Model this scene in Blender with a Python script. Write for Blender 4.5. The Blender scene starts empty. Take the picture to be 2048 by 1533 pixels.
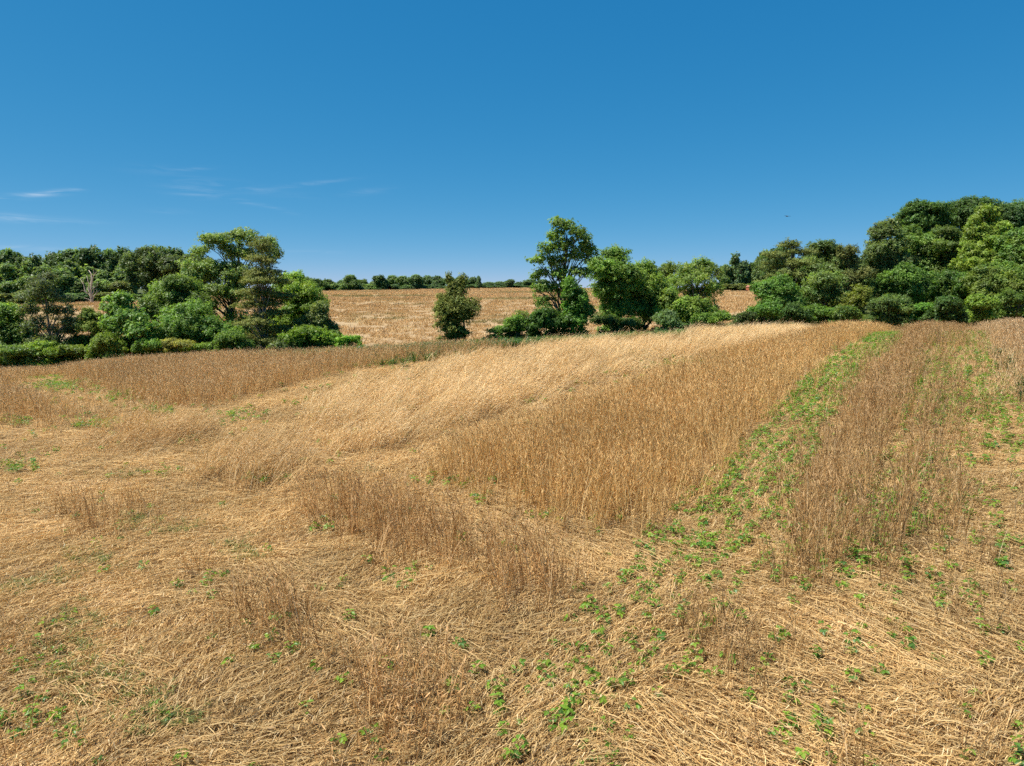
import bpy, math, random
import numpy as np
from mathutils import Vector, Matrix, Euler

random.seed(7)
RNG = np.random.default_rng(11)
SC = bpy.context.scene
COL = SC.collection
R = math.radians

# ------------------------------------------------------------------ camera
CAM_H = 4.5                       # a low drone, metres above the field
FPX = 1400.0                      # focal length in photo pixels (photo 2048 x 1533)
HOR = 575.0                       # pixel row of the true horizon
PITCH = math.atan((766.5 - HOR) / FPX)
cd = bpy.data.cameras.new('camera')
cd.sensor_width = 36.0
cd.sensor_fit = 'HORIZONTAL'
cd.lens = 36.0 * FPX / 2048.0
cd.clip_start = 0.1
cd.clip_end = 20000
cam = bpy.data.objects.new('camera', cd)
COL.objects.link(cam)
cam.location = (0, 0, CAM_H)
cam.rotation_euler = (math.pi / 2 - PITCH, 0, 0)
SC.camera = cam

# ------------------------------------------------------------------ sun and sky
SUN_AZ = R(-100)                  # clockwise from the viewing direction (+Y): from the left, a little behind
SUN_EL = R(60)
sd = bpy.data.lights.new('sun', 'SUN')
sd.energy = 4.9
sd.angle = R(0.53)
sd.color = (1.0, 0.95, 0.86)
sun = bpy.data.objects.new('sun', sd)
COL.objects.link(sun)
sdir = Vector((math.sin(SUN_AZ) * math.cos(SUN_EL), math.cos(SUN_AZ) * math.cos(SUN_EL), math.sin(SUN_EL)))
sun.rotation_euler = (-sdir).to_track_quat('-Z', 'Y').to_euler()
sun.location = sdir * 50

world = bpy.data.worlds.new('World')
SC.world = world
world.use_nodes = True
wn = world.node_tree
wn.nodes.clear()


def N(tree, kind, **kw):
    n = tree.nodes.new(kind)
    for k, v in kw.items():
        setattr(n, k, v)
    return n


def math_node(tree, op, a, b=None, c=None, clamp=False):
    n = tree.nodes.new('ShaderNodeMath')
    n.operation = op
    n.use_clamp = clamp
    for i, v in enumerate((a, b, c)):
        if v is None:
            continue
        if isinstance(v, (int, float)):
            n.inputs[i].default_value = v
        else:
            tree.links.new(v, n.inputs[i])
    return n.outputs[0]


sky = N(wn, 'ShaderNodeTexSky', sky_type='NISHITA')
sky.sun_disc = False
sky.sun_elevation = SUN_EL
sky.sun_rotation = SUN_AZ
sky.altitude = 200
sky.air_density = 0.3
sky.dust_density = 0.1
sky.ozone_density = 10.0
# the photograph's colour response: one power curve per channel, the same for the whole sky
sk = N(wn, 'ShaderNodeSeparateColor')
hsv = N(wn, 'ShaderNodeCombineColor')
wn.links.new(sky.outputs[0], sk.inputs[0])
for ch, (gexp, gain) in enumerate(((1.39, 1.62), (0.52, 0.495), (0.31, 0.487))):
    q = math_node(wn, 'POWER', math_node(wn, 'MULTIPLY', sk.outputs[ch], 0.1), gexp)
    wn.links.new(math_node(wn, 'MULTIPLY', q, gain * 10.0), hsv.inputs[ch])

# thin cirrus wisps, low in the sky: elongated patches in azimuth / elevation, broken up by noise
tc = N(wn, 'ShaderNodeTexCoord')
sep = N(wn, 'ShaderNodeSeparateXYZ')
wn.links.new(tc.outputs['Generated'], sep.inputs[0])
az_o = math_node(wn, 'ARCTAN2', sep.outputs[0], sep.outputs[1])
el_o = math_node(wn, 'ARCSINE', sep.outputs[2])
comb = N(wn, 'ShaderNodeCombineXYZ')
wn.links.new(az_o, comb.inputs[0])
wn.links.new(math_node(wn, 'MULTIPLY', el_o, 9.0), comb.inputs[1])
nz = N(wn, 'ShaderNodeTexNoise')
nz.inputs['Scale'].default_value = 14.0
nz.inputs['Detail'].default_value = 7.0
nz.inputs['Roughness'].default_value = 0.62
nz.inputs['Distortion'].default_value = 1.2
wn.links.new(comb.outputs[0], nz.inputs['Vector'])
nzc = math_node(wn, 'MULTIPLY', math_node(wn, 'SUBTRACT', nz.outputs[0], 0.38), 2.6, clamp=True)


def px_azel(px, py):
    x, yc = (px - 1024) / FPX, -(py - 766.5) / FPX
    d = Vector((x, math.cos(PITCH) + yc * math.sin(PITCH), -math.sin(PITCH) + yc * math.cos(PITCH))).normalized()
    return math.atan2(d.x, d.y), math.asin(d.z)


cloud = None
for (px, py, lx, ly, tilt, amt) in [
        (45, 394, 75, 7.5, -0.17, 0.37), (95, 386, 45, 5, -0.2, 0.30), (155, 379, 18, 2.6, -0.08, 0.20),
        (70, 440, 110, 8, 0.0, 0.16), (20, 434, 40, 9, 0.0, 0.13), (60, 497, 90, 6, 0.02, 0.13),
        (390, 383, 55, 13, 0.06, 0.15), (460, 372, 120, 10, 0.1, 0.09), (385, 338, 40, 4, -0.1, 0.13), (310, 338, 45, 9, 0.0, 0.05),
        (620, 368, 75, 4.0, -0.14, 0.14), (500, 406, 45, 4.5, 0.15, 0.12), (560, 420, 26, 4, 0.22, 0.15),
        (735, 384, 45, 6, -0.14, 0.07), (620, 505, 60, 3.5, 0.0, 0.11), (340, 423, 40, 5, 0.0, 0.06)]:
    a0, e0 = px_azel(px, py)
    a1, e1 = px_azel(px + 10, py)
    ppr = 10 / (a1 - a0)                    # pixels per radian here
    da = math_node(wn, 'SUBTRACT', az_o, a0)
    de = math_node(wn, 'SUBTRACT', el_o, e0)
    ct, st = math.cos(-tilt), math.sin(-tilt)
    u = math_node(wn, 'ADD', math_node(wn, 'MULTIPLY', da, ct * ppr / lx), math_node(wn, 'MULTIPLY', de, st * ppr / lx))
    v = math_node(wn, 'ADD', math_node(wn, 'MULTIPLY', da, -st * ppr / ly), math_node(wn, 'MULTIPLY', de, ct * ppr / ly))
    q = math_node(wn, 'ADD', math_node(wn, 'MULTIPLY', u, u), math_node(wn, 'MULTIPLY', v, v))
    g = math_node(wn, 'MULTIPLY', math_node(wn, 'EXPONENT', math_node(wn, 'MULTIPLY', q, -1.0)), amt)
    cloud = g if cloud is None else math_node(wn, 'ADD', cloud, g)
cloud = math_node(wn, 'MULTIPLY', cloud, nzc, clamp=True)
mixc = N(wn, 'ShaderNodeMix', data_type='RGBA')
wn.links.new(cloud, mixc.inputs[0])
wn.links.new(hsv.outputs[0], mixc.inputs[6])
mixc.inputs[7].default_value = (5.6, 5.9, 6.2, 1)
bg = N(wn, 'ShaderNodeBackground')
bg.inputs[1].default_value = 0.1
wo = N(wn, 'ShaderNodeOutputWorld')
wn.links.new(mixc.outputs[2], bg.inputs[0])
wn.links.new(bg.outputs[0], wo.inputs[0])

SC.view_settings.view_transform = 'Standard'
SC.view_settings.look = 'None'
SC.view_settings.exposure = 0.8
SC.view_settings.gamma = 1.0
SC.view_settings.use_curve_mapping = False
SC.cycles.max_bounces = 6
SC.cycles.diffuse_bounces = 4
SC.cycles.glossy_bounces = 1
SC.cycles.transmission_bounces = 4
SC.cycles.use_adaptive_sampling = True
SC.cycles.adaptive_threshold = 0.03
SC.cycles.debug_use_spatial_splits = True
SC.cycles.transparent_max_bounces = 4
SC.cycles.caustics_reflective = False
SC.cycles.caustics_refractive = False
SC.cycles.use_denoising = False


# ------------------------------------------------------------------ helpers
def vnoise(x, y, seed=0):
    x = np.asarray(x, dtype=np.float64)
    y = np.asarray(y, dtype=np.float64)
    xi = np.floor(x).astype(np.int64)
    yi = np.floor(y).astype(np.int64)
    fx, fy = x - xi, y - yi
    fx = fx * fx * (3 - 2 * fx)
    fy = fy * fy * (3 - 2 * fy)

    def h(a, b):
        v = (a * 374761393 + b * 668265263 + seed * 974634777) & 0xffffffff
        v = ((v ^ (v >> 13)) * 1274126177) & 0xffffffff
        v = v ^ (v >> 16)
        return (v & 0xffffff) / float(0xffffff)
    return ((h(xi, yi) * (1 - fx) + h(xi + 1, yi) * fx) * (1 - fy)
            + (h(xi, yi + 1) * (1 - fx) + h(xi + 1, yi + 1) * fx) * fy)


def fbm(x, y, seed=0, octv=3):
    s, a, t = 0.0, 0.5, 0.0
    for i in range(octv):
        s = s + a * vnoise(np.asarray(x) * 2 ** i, np.asarray(y) * 2 ** i, seed + i * 17)
        t += a
        a *= 0.5
    return s / t


def sstep(a, b, x):
    t = np.clip((x - a) / (b - a), 0, 1)
    return t * t * (3 - 2 * t)


AZT = np.radians([-180, -90, -60, -36, -27, -16, 0, 10, 18, 30, 45, 90, 180])
DTOP = np.array([180, 150, 150, 150, 180, 260, 300, 280, 210, 180, 180, 180, 180.])
ZTOP = np.array([1.5, 1.0, 1.0, 1.2, 1.6, 3.0, 4.0, 3.8, 3.3, 2.6, 2.6, 2.4, 1.5])
ZVAL = np.array([-1, -3.5, -3.5, -3.2, -3.0, -2.8, -2.5, -1.5, -0.6, 0.3, 0.6, 0.6, -1])


def terrain(x, y):
    x = np.asarray(x, dtype=np.float64)
    y = np.asarray(y, dtype=np.float64)
    r = np.hypot(x, y)
    az = np.arctan2(x, y)
    zn = 0.05 * 70 * np.tanh(x / 70.0) - 0.0022 * np.clip(np.minimum(r, 95) - 49, 0, None) ** 2
    zn = zn + 0.10 * (vnoise(x / 3.1, y / 3.1, 3) - 0.5) + 0.05 * (vnoise(x / 0.9, y / 0.9, 5) - 0.5)
    dt, zt, zv = np.interp(az, AZT, DTOP), np.interp(az, AZT, ZTOP), np.interp(az, AZT, ZVAL)
    t = np.clip((r - 75) / (dt - 75), 0, 1)
    zf = zv + (zt - zv) * (1 - (1 - t) ** 1.7) + 0.5 * (vnoise(x / 28, y / 28, 9) - 0.5) * t * (1 - t) * 3
    zf = zf - 0.05 * np.clip(r - dt, 0, 60) - 0.004 * np.clip(r - dt - 60, 0, 700)
    w = sstep(52, 86, r)
    return zn * (1 - w) + zf * w


def tz(x, y):
    return float(terrain(np.array([x]), np.array([y]))[0])


def ray(px, py):
    px = np.asarray(px, dtype=np.float64)
    py = np.asarray(py, dtype=np.float64)
    xc, yc = (px - 1024) / FPX, -(py - 766.5) / FPX
    return np.stack([xc, math.cos(PITCH) + yc * math.sin(PITCH), -math.sin(PITCH) + yc * math.cos(PITCH)], -1)


def ground(px, py, h=0.0, far=400.0):
    """the point of the ground (raised by h) that the photograph shows at a pixel"""
    d = ray(px, py)
    t = np.concatenate([np.linspace(2, 80, 900), np.linspace(80.2, far, 1200)])
    x, y, z = d[0] * t, d[1] * t, CAM_H + d[2] * t
    g = terrain(x, y) + h
    k = np.argmax(z < g)
    if not (z < g).any():
        k = len(t) - 1
    lo, hi = t[max(k - 1, 0)], t[k]
    for _ in range(14):
        m = 0.5 * (lo + hi)
        if CAM_H + d[2] * m < float(terrain(d[0] * m, d[1] * m)) + h:
            hi = m
        else:
            lo = m
    return float(d[0] * hi), float(d[1] * hi)


def at(px, py, Y):
    """point at forward distance Y metres in the direction of a pixel"""
    d = ray(px, py)
    t = Y / d[1]
    return Vector((d[0] * t, Y, CAM_H + d[2] * t))


def new_mesh(name, verts, faces, mat=None, smooth=False, col=None):
    me = bpy.data.meshes.new(name)
    verts = np.asarray(verts, dtype=np.float32)
    if isinstance(faces, np.ndarray):
        n, k = faces.shape
        me.vertices.add(len(verts))
        me.vertices.foreach_set('co', verts.ravel())
        me.loops.add(n * k)
        me.loops.foreach_set('vertex_index', faces.astype(np.int32).ravel())
        me.polygons.add(n)
        me.polygons.foreach_set('loop_start', np.arange(0, n * k, k, dtype=np.int32))
        me.update(calc_edges=True)
    else:
        me.from_pydata([tuple(v) for v in verts], [], faces)
        me.update()
    if col is not None:
        c = np.ones((len(verts), 4), dtype=np.float32)
        c[:, :3] = col
        a = me.attributes.new('col', 'FLOAT_COLOR', 'POINT')
        a.data.foreach_set('color', c.ravel())
    if smooth:
        me.polygons.foreach_set('use_smooth', np.ones(len(me.polygons), dtype=bool))
    if mat:
        me.materials.append(mat)
    me.validate()
    return me


def obj(name, me, parent=None, loc=None):
    o = bpy.data.objects.new(name, me)
    COL.objects.link(o)
    if parent is not None:
        o.parent = parent
    if loc is not None:
        o.location = loc
    return o


def tag(o, label=None, cat=None, group=None, kind=None):
    if label:
        o['label'] = label
    if cat:
        o['category'] = cat
    if group:
        o['group'] = group
    if kind:
        o['kind'] = kind
    return o


# ------------------------------------------------------------------ materials
def mat_new(name):
    m = bpy.data.materials.new(name)
    m.use_nodes = True
    m.node_tree.nodes.clear()
    return m, m.node_tree


def leafy(name, trans=0.32, tboost=(1.25, 1.35, 0.7), rough=0.5, spec=0.25, tint=False):
    """thin plant matter: colour from the mesh, part of the light shines through"""
    m, t = mat_new(name)
    at_ = N(t, 'ShaderNodeAttribute', attribute_name='col')
    c = at_.outputs['Color']
    if tint:
        ti = N(t, 'ShaderNodeAttribute', attribute_name='tint', attribute_type='INSTANCER')
        mx = N(t, 'ShaderNodeMix', data_type='RGBA', blend_type='MULTIPLY')
        mx.inputs[0].default_value = 1.0
        t.links.new(c, mx.inputs[6])
        t.links.new(ti.outputs['Color'], mx.inputs[7])
        c = mx.outputs[2]
    p = N(t, 'ShaderNodeBsdfPrincipled')
    p.inputs['Roughness'].default_value = rough
    p.inputs['Specular IOR Level'].default_value = spec
    t.links.new(c, p.inputs['Base Color'])
    tr = N(t, 'ShaderNodeBsdfTranslucent')
    mb = N(t, 'ShaderNodeMix', data_type='RGBA', blend_type='MULTIPLY')
    mb.inputs[0].default_value = 1.0
    t.links.new(c, mb.inputs[6])
    mb.inputs[7].default_value = (*tboost, 1)
    t.links.new(mb.outputs[2], tr.inputs[0])
    ms = N(t, 'ShaderNodeMixShader')
    ms.inputs[0].default_value = trans
    o = N(t, 'ShaderNodeOutputMaterial')
    t.links.new(p.outputs[0], ms.inputs[1])
    t.links.new(tr.outputs[0], ms.inputs[2])
    t.links.new(ms.outputs[0], o.inputs[0])
    return m


M_LEAF = leafy('leaf', 0.47, (1.3, 1.35, 0.6), 0.48, 0.3)
M_NEEDLE = leafy('needles', 0.3, (1.1, 1.1, 0.7), 0.6, 0.2)
M_STRAW = leafy('straw', 0.24, (1.1, 1.0, 0.8), 0.65, 0.15, tint=True)
M_SOY = leafy('soybean_leaf', 0.42, (1.35, 1.35, 0.5), 0.42, 0.35)


def bark(name, c1, c2, scale=6.0):
    m, t = mat_new(name)
    tcn = N(t, 'ShaderNodeTexCoord')
    mp = N(t, 'ShaderNodeMapping')
    mp.inputs['Scale'].default_value = (scale, scale, scale * 0.22)
    nn = N(t, 'ShaderNodeTexNoise')
    nn.inputs['Scale'].default_value = 1.0
    nn.inputs['Detail'].default_value = 5
    cr = N(t, 'ShaderNodeValToRGB')
    cr.color_ramp.elements[0].position = 0.35
    cr.color_ramp.elements[0].color = (*c1, 1)
    cr.color_ramp.elements[1].position = 0.65
    cr.color_ramp.elements[1].color = (*c2, 1)
    p = N(t, 'ShaderNodeBsdfPrincipled')
    p.inputs['Roughness'].default_value = 0.85
    bp = N(t, 'ShaderNodeBump')
    bp.inputs['Strength'].default_value = 0.5
    bp.inputs['Distance'].default_value = 0.03
    o = N(t, 'ShaderNodeOutputMaterial')
    t.links.new(tcn.outputs['Object'], mp.inputs[0])
    t.links.new(mp.outputs[0], nn.inputs['Vector'])
    t.links.new(nn.outputs[0], cr.inputs[0])
    t.links.new(cr.outputs[0], p.inputs['Base Color'])
    t.links.new(nn.outputs[0], bp.inputs['Height'])
    t.links.new(bp.outputs[0], p.inputs['Normal'])
    t.links.new(p.outputs[0], o.inputs[0])
    return m


M_BARK = bark('bark', (0.07, 0.055, 0.042), (0.17, 0.14, 0.11))
M_BARK_PALE = bark('pale_bark', (0.16, 0.13, 0.10), (0.30, 0.26, 0.21))
M_DEAD = bark('dead_wood', (0.36, 0.28, 0.2), (0.58, 0.48, 0.37))


def ground_material():
    m, t = mat_new('field_ground')
    geo = N(t, 'ShaderNodeNewGeometry')
    zone = N(t, 'ShaderNodeAttribute', attribute_name='zone')
    sz = N(t, 'ShaderNodeSeparateColor')
    t.links.new(zone.outputs['Color'], sz.inputs[0])

    def noise(scale, detail=6, rough=0.6, vec=None):
        n = N(t, 'ShaderNodeTexNoise')
        n.inputs['Scale'].default_value = scale
        n.inputs['Detail'].default_value = detail
        n.inputs['Roughness'].default_value = rough
        t.links.new(vec or geo.outputs['Position'], n.inputs['Vector'])
        return n.outputs[0]

    def ramp(fac, stops):
        cr = N(t, 'ShaderNodeValToRGB')
        e = cr.color_ramp.elements
        while len(e) < len(stops):
            e.new(0.5)
        for k, (p, c) in enumerate(stops):
            e[k].position = p
            e[k].color = (*c, 1)
        t.links.new(fac, cr.inputs[0])
        return cr.outputs[0]

    def mix(f, a, b):
        mx = N(t, 'ShaderNodeMix', data_type='RGBA')
        for s, v in ((0, f), (6, a), (7, b)):
            if isinstance(v, float):
                mx.inputs[s].default_value = v
            else:
                t.links.new(v, mx.inputs[s])
        return mx.outputs[2]

    # near field: reddish soil strewn with straw crumbs
    near = ramp(noise(9.0, 9, 0.7), [(0.3, (0.12, 0.07, 0.035)), (0.5, (0.26, 0.16, 0.08)), (0.7, (0.4, 0.27, 0.135))])
    # far field: flattened straw seen across the valley, browner stands, pale laid patches, a little green
    f1 = ramp(noise(0.16, 8, 0.62), [(0.3, (0.32, 0.22, 0.118)), (0.47, (0.365, 0.255, 0.138)), (0.6, (0.4, 0.285, 0.16)), (0.72, (0.44, 0.325, 0.19))])
    f2 = ramp(noise(1.3, 7, 0.7), [(0.3, (0.31, 0.21, 0.112)), (0.55, (0.365, 0.255, 0.14)), (0.75, (0.42, 0.3, 0.17))])
    far = mix(0.42, f1, f2)
    greens = ramp(noise(0.05, 6, 0.7), [(0.56, (0, 0, 0)), (0.68, (0.55, 0.55, 0.55))])
    far = mix(greens, far, ramp(noise(0.9, 5), [(0.35, (0.16, 0.17, 0.06)), (0.65, (0.36, 0.29, 0.12))]))
    # woodland floor and grassy margins
    wood = ramp(noise(0.7, 6), [(0.35, (0.035, 0.045, 0.015)), (0.6, (0.09, 0.11, 0.035)), (0.75, (0.17, 0.15, 0.07))])
    c = mix(sz.outputs[0], wood, near)
    c = mix(sz.outputs[1], c, far)
    p = N(t, 'ShaderNodeBsdfPrincipled')
    p.inputs['Roughness'].default_value = 0.9
    p.inputs['Specular IOR Level'].default_value = 0.1
    t.links.new(c, p.inputs['Base Color'])
    bp = N(t, 'ShaderNodeBump')
    bp.inputs['Strength'].default_value = 0.9
    bp.inputs['Distance'].default_value = 0.25
    hh = math_node(t, 'ADD', math_node(t, 'MULTIPLY', noise(1.1, 8, 0.75), sz.outputs[1]), math_node(t, 'MULTIPLY', noise(14.0, 6, 0.7), 0.12))
    t.links.new(hh, bp.inputs['Height'])
    t.links.new(bp.outputs[0], p.inputs['Normal'])
    o = N(t, 'ShaderNodeOutputMaterial')
    t.links.new(p.outputs[0], o.inputs[0])
    return m


# ------------------------------------------------------------------ the land
STALK = 1.2
edge_px = [(0, 725), (170, 714), (350, 702), (520, 697), (700, 690), (900, 679), (1050, 671), (1200, 662), (1350, 655), (1500, 646),
           (1620, 640), (1700, 635), (1790, 631), (1850, 629), (1925, 626), (2000, 617), (2048, 612)]
ea, er = [], []
for (px, py) in edge_px:
    gx, gy = ground(px, py, STALK * 0.93)
    ea.append(math.atan2(gx, gy))
    er.append(math.hypot(gx, gy))
EA, ER = np.array([-math.pi, -0.9] + ea + [0.9, math.pi]), np.array([er[0]] * 2 + er + [er[-1]] * 2)
print('field edge (m):', [round(v, 1) for v in er])


def r_edge(az):
    return np.interp(az, EA, ER)


def build_ground():
    front = np.radians(np.linspace(-62, 62, 250))
    back = np.radians(np.linspace(62, 298, 60))[1:-1]
    ang = np.concatenate([front, back])
    rad = np.concatenate([np.geomspace(0.8, 60, 150), np.geomspace(62, 420, 90), np.geomspace(450, 9000, 16)])
    A, Rr = np.meshgrid(ang, rad, indexing='ij')
    x, y = Rr * np.sin(A), Rr * np.cos(A)
    z = terrain(x, y)
    na, nr = A.shape
    verts = np.stack([x, y, z], -1).reshape(-1, 3)
    verts = np.vstack([verts, [[0, 0, tz(0, 0)]]])
    i, j = np.meshgrid(np.arange(na), np.arange(nr - 1), indexing='ij')
    i2 = (i + 1) % na
    quads = np.stack([i * nr + j, i * nr + j + 1, i2 * nr + j + 1, i2 * nr + j], -1).reshape(-1, 4)
    cen = len(verts) - 1
    faces = [tuple(int(v) for v in q[::-1]) for q in quads] + [(cen, int(((k + 1) % na) * nr), int(k * nr))[::-1] for k in range(na)]
    me = new_mesh('ground', verts, faces, ground_material(), smooth=True)
    az = np.arctan2(verts[:, 0], verts[:, 1])
    rr = np.hypot(verts[:, 0], verts[:, 1])
    dt = np.interp(az, AZT, DTOP)
    nearm = 1 - sstep(0.0, 1.5, rr - r_edge(az) - 0.5)
    wob = 5 * (vnoise(verts[:, 0] / 9, verts[:, 1] / 9, 31) - 0.5)
    farm = sstep(0, 8, rr - 72 - wob) * (1 - sstep(-3, 2, rr - dt))
    # woodland floor on the right, where the field ends at the trees
    azd = np.degrees(az)
    farm = farm * (1 - sstep(19.5, 22.5, azd) * (1 - sstep(100, 140, azd)))
    c = np.zeros((len(verts), 4), dtype=np.float32)
    c[:, 0], c[:, 1], c[:, 3] = nearm, farm, 1
    a = me.attributes.new('zone', 'FLOAT_COLOR', 'POINT')
    a.data.foreach_set('color', c.ravel())
    o = obj('ground', me)
    tag(o, 'rolling farmland with a straw covered near field and far hillside field', 'ground', kind='structure')


build_ground()


# ------------------------------------------------------------------ scattering (only for what nobody could count)
def source_collection(name, meshes):
    c = bpy.data.collections.new(name)
    for k, me in enumerate(meshes):
        c.objects.link(bpy.data.objects.new('%s_%02d' % (name, k), me))
    return c


def scatter(name, label, cat, coll, P, rot, scl, idx, tint, kind='stuff'):
    n = len(P)
    me = bpy.data.meshes.new(name)
    me.vertices.add(n)
    me.vertices.foreach_set('co', np.asarray(P, dtype=np.float32).ravel())
    for an, ty, key, dat in (('rot', 'FLOAT_VECTOR', 'vector', rot), ('scl', 'FLOAT_VECTOR', 'vector', scl), ('tint', 'FLOAT_VECTOR', 'vector', tint)):
        a = me.attributes.new(an, ty, 'POINT')
        a.data.foreach_set(key, np.asarray(dat, dtype=np.float32).ravel())
    a = me.attributes.new('idx', 'INT', 'POINT')
    a.data.foreach_set('value', np.asarray(idx, dtype=np.int32))
    me.update()
    o = obj(name, me)
    ng = bpy.data.node_groups.new(name + '_scatter', 'GeometryNodeTree')
    ng.interface.new_socket('Geometry', in_out='INPUT', socket_type='NodeSocketGeometry')
    ng.interface.new_socket('Geometry', in_out='OUTPUT', socket_type='NodeSocketGeometry')
    gi, go = ng.nodes.new('NodeGroupInput'), ng.nodes.new('NodeGroupOutput')
    ip = ng.nodes.new('GeometryNodeInstanceOnPoints')
    ci = ng.nodes.new('GeometryNodeCollectionInfo')
    ci.inputs['Collection'].default_value = coll
    ci.inputs['Separate Children'].default_value = True
    ci.inputs['Reset Children'].default_value = True

    def na(nm, ty):
        q = ng.nodes.new('GeometryNodeInputNamedAttribute')
        q.data_type = ty
        q.inputs['Name'].default_value = nm
        return q.outputs['Attribute']
    ng.links.new(gi.outputs[0], ip.inputs['Points'])
    ng.links.new(ci.outputs[0], ip.inputs['Instance'])
    ip.inputs['Pick Instance'].default_value = True
    ng.links.new(na('idx', 'INT'), ip.inputs['Instance Index'])
    ng.links.new(na('rot', 'FLOAT_VECTOR'), ip.inputs['Rotation'])
    ng.links.new(na('scl', 'FLOAT_VECTOR'), ip.inputs['Scale'])
    ng.links.new(ip.outputs[0], go.inputs[0])
    md = o.modifiers.new('scatter', 'NODES')
    md.node_group = ng
    return tag(o, label, cat, kind=kind)


# ------------------------------------------------------------------ straw meshes
def ribbon(V, Fc, Cc, path, w, side, col):
    """a thin strip along path (n,3) with half widths w (n) across the vector side"""
    b = len(V)
    for p, ww in zip(path, w):
        V.append(p - side * ww)
        V.append(p + side * ww)
    cs = col if isinstance(col, list) else [col] * len(path)
    for c in cs:
        Cc.append(c)
        Cc.append(c)
    for k in range(len(path) - 1):
        Fc.append((b + 2 * k, b + 2 * k + 1, b + 2 * k + 3, b + 2 * k + 2))


def straw_col(rng, kind=0):
    u = rng.random()
    if u < 0.42:
        c = np.array([0.48, 0.325, 0.15])
    elif u < 0.72:
        c = np.array([0.55, 0.405, 0.215])
    elif u < 0.95:
        c = np.array([0.37, 0.23, 0.1])
    else:
        c = np.array([0.66, 0.53, 0.34])
    return c * rng.uniform(0.82, 1.15) * 0.84


def rye_clump(seed, n, spread, height, lean, bend, name, heads=True):
    rng = np.random.default_rng(seed)
    V, Fc, Cc = [], [], []
    for k in range(n):
        p0 = np.array([rng.uniform(-spread, spread), rng.uniform(-spread, spread), -0.02])
        h = height * rng.normal(1, 0.1)
        yaw = rng.normal(0, 0.5) if lean > 0.2 else rng.uniform(0, 6.283)
        tilt = lean + abs(rng.normal(0, 0.1))
        d = np.array([math.cos(yaw), math.sin(yaw), 0])
        pts, p, seg = [p0], p0.copy(), 4
        for s in range(seg):
            a = tilt * (0.45 + 1.1 * (s / seg)) + bend * (s / seg) ** 2 * rng.uniform(0.4, 1.5)
            p = p + (d * math.sin(a) + np.array([0, 0, math.cos(a)])) * h / seg
            pts.append(p.copy())
        ya = rng.uniform(0, 6.283)
        side = np.array([math.cos(ya), math.sin(ya), 0])
        c = straw_col(rng)
        wd = rng.uniform(0.0034, 0.0054)
        ribbon(V, Fc, Cc, pts, [wd, wd, wd, wd * 0.8, wd * 0.6], side, [c * 1.0, c, c, c * 0.92, c * 0.85])
        if heads and rng.random() < 0.75:
            a = tilt * 1.5 + bend + abs(rng.normal(0.25, 0.3))
            hd = (d * math.sin(a) + np.array([0, 0, math.cos(a)]))
            hc = np.array([0.43, 0.315, 0.18]) * rng.uniform(0.6, 1.25)
            q = [p, p + hd * 0.03, p + hd * 0.075, p + hd * 0.11]
            ribbon(V, Fc, Cc, q, [0.002, 0.0068, 0.006, 0.001], side, hc)
            ribbon(V, Fc, Cc, q, [0.002, 0.0068, 0.006, 0.001], np.cross(side, [0, 0, 1.0]), hc)
        for _ in range(rng.integers(1, 3)):       # dry leaves
            q0 = pts[rng.integers(1, 4)]
            ya = rng.uniform(0, 6.283)
            ld = np.array([math.cos(ya), math.sin(ya), 0])
            L = rng.uniform(0.08, 0.2)
            q = [q0, q0 + ld * L * 0.45 + np.array([0, 0, L * 0.3]), q0 + ld * L * 0.8 - np.array([0, 0, L * 0.15])]
            ribbon(V, Fc, Cc, q, [0.003, 0.0045, 0.001], np.cross(ld, [0, 0, 1.0]), straw_col(rng) * np.array([0.95, 0.92, 0.9]))
    return new_mesh(name, np.array(V), Fc, M_STRAW, col=np.array(Cc))


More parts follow.
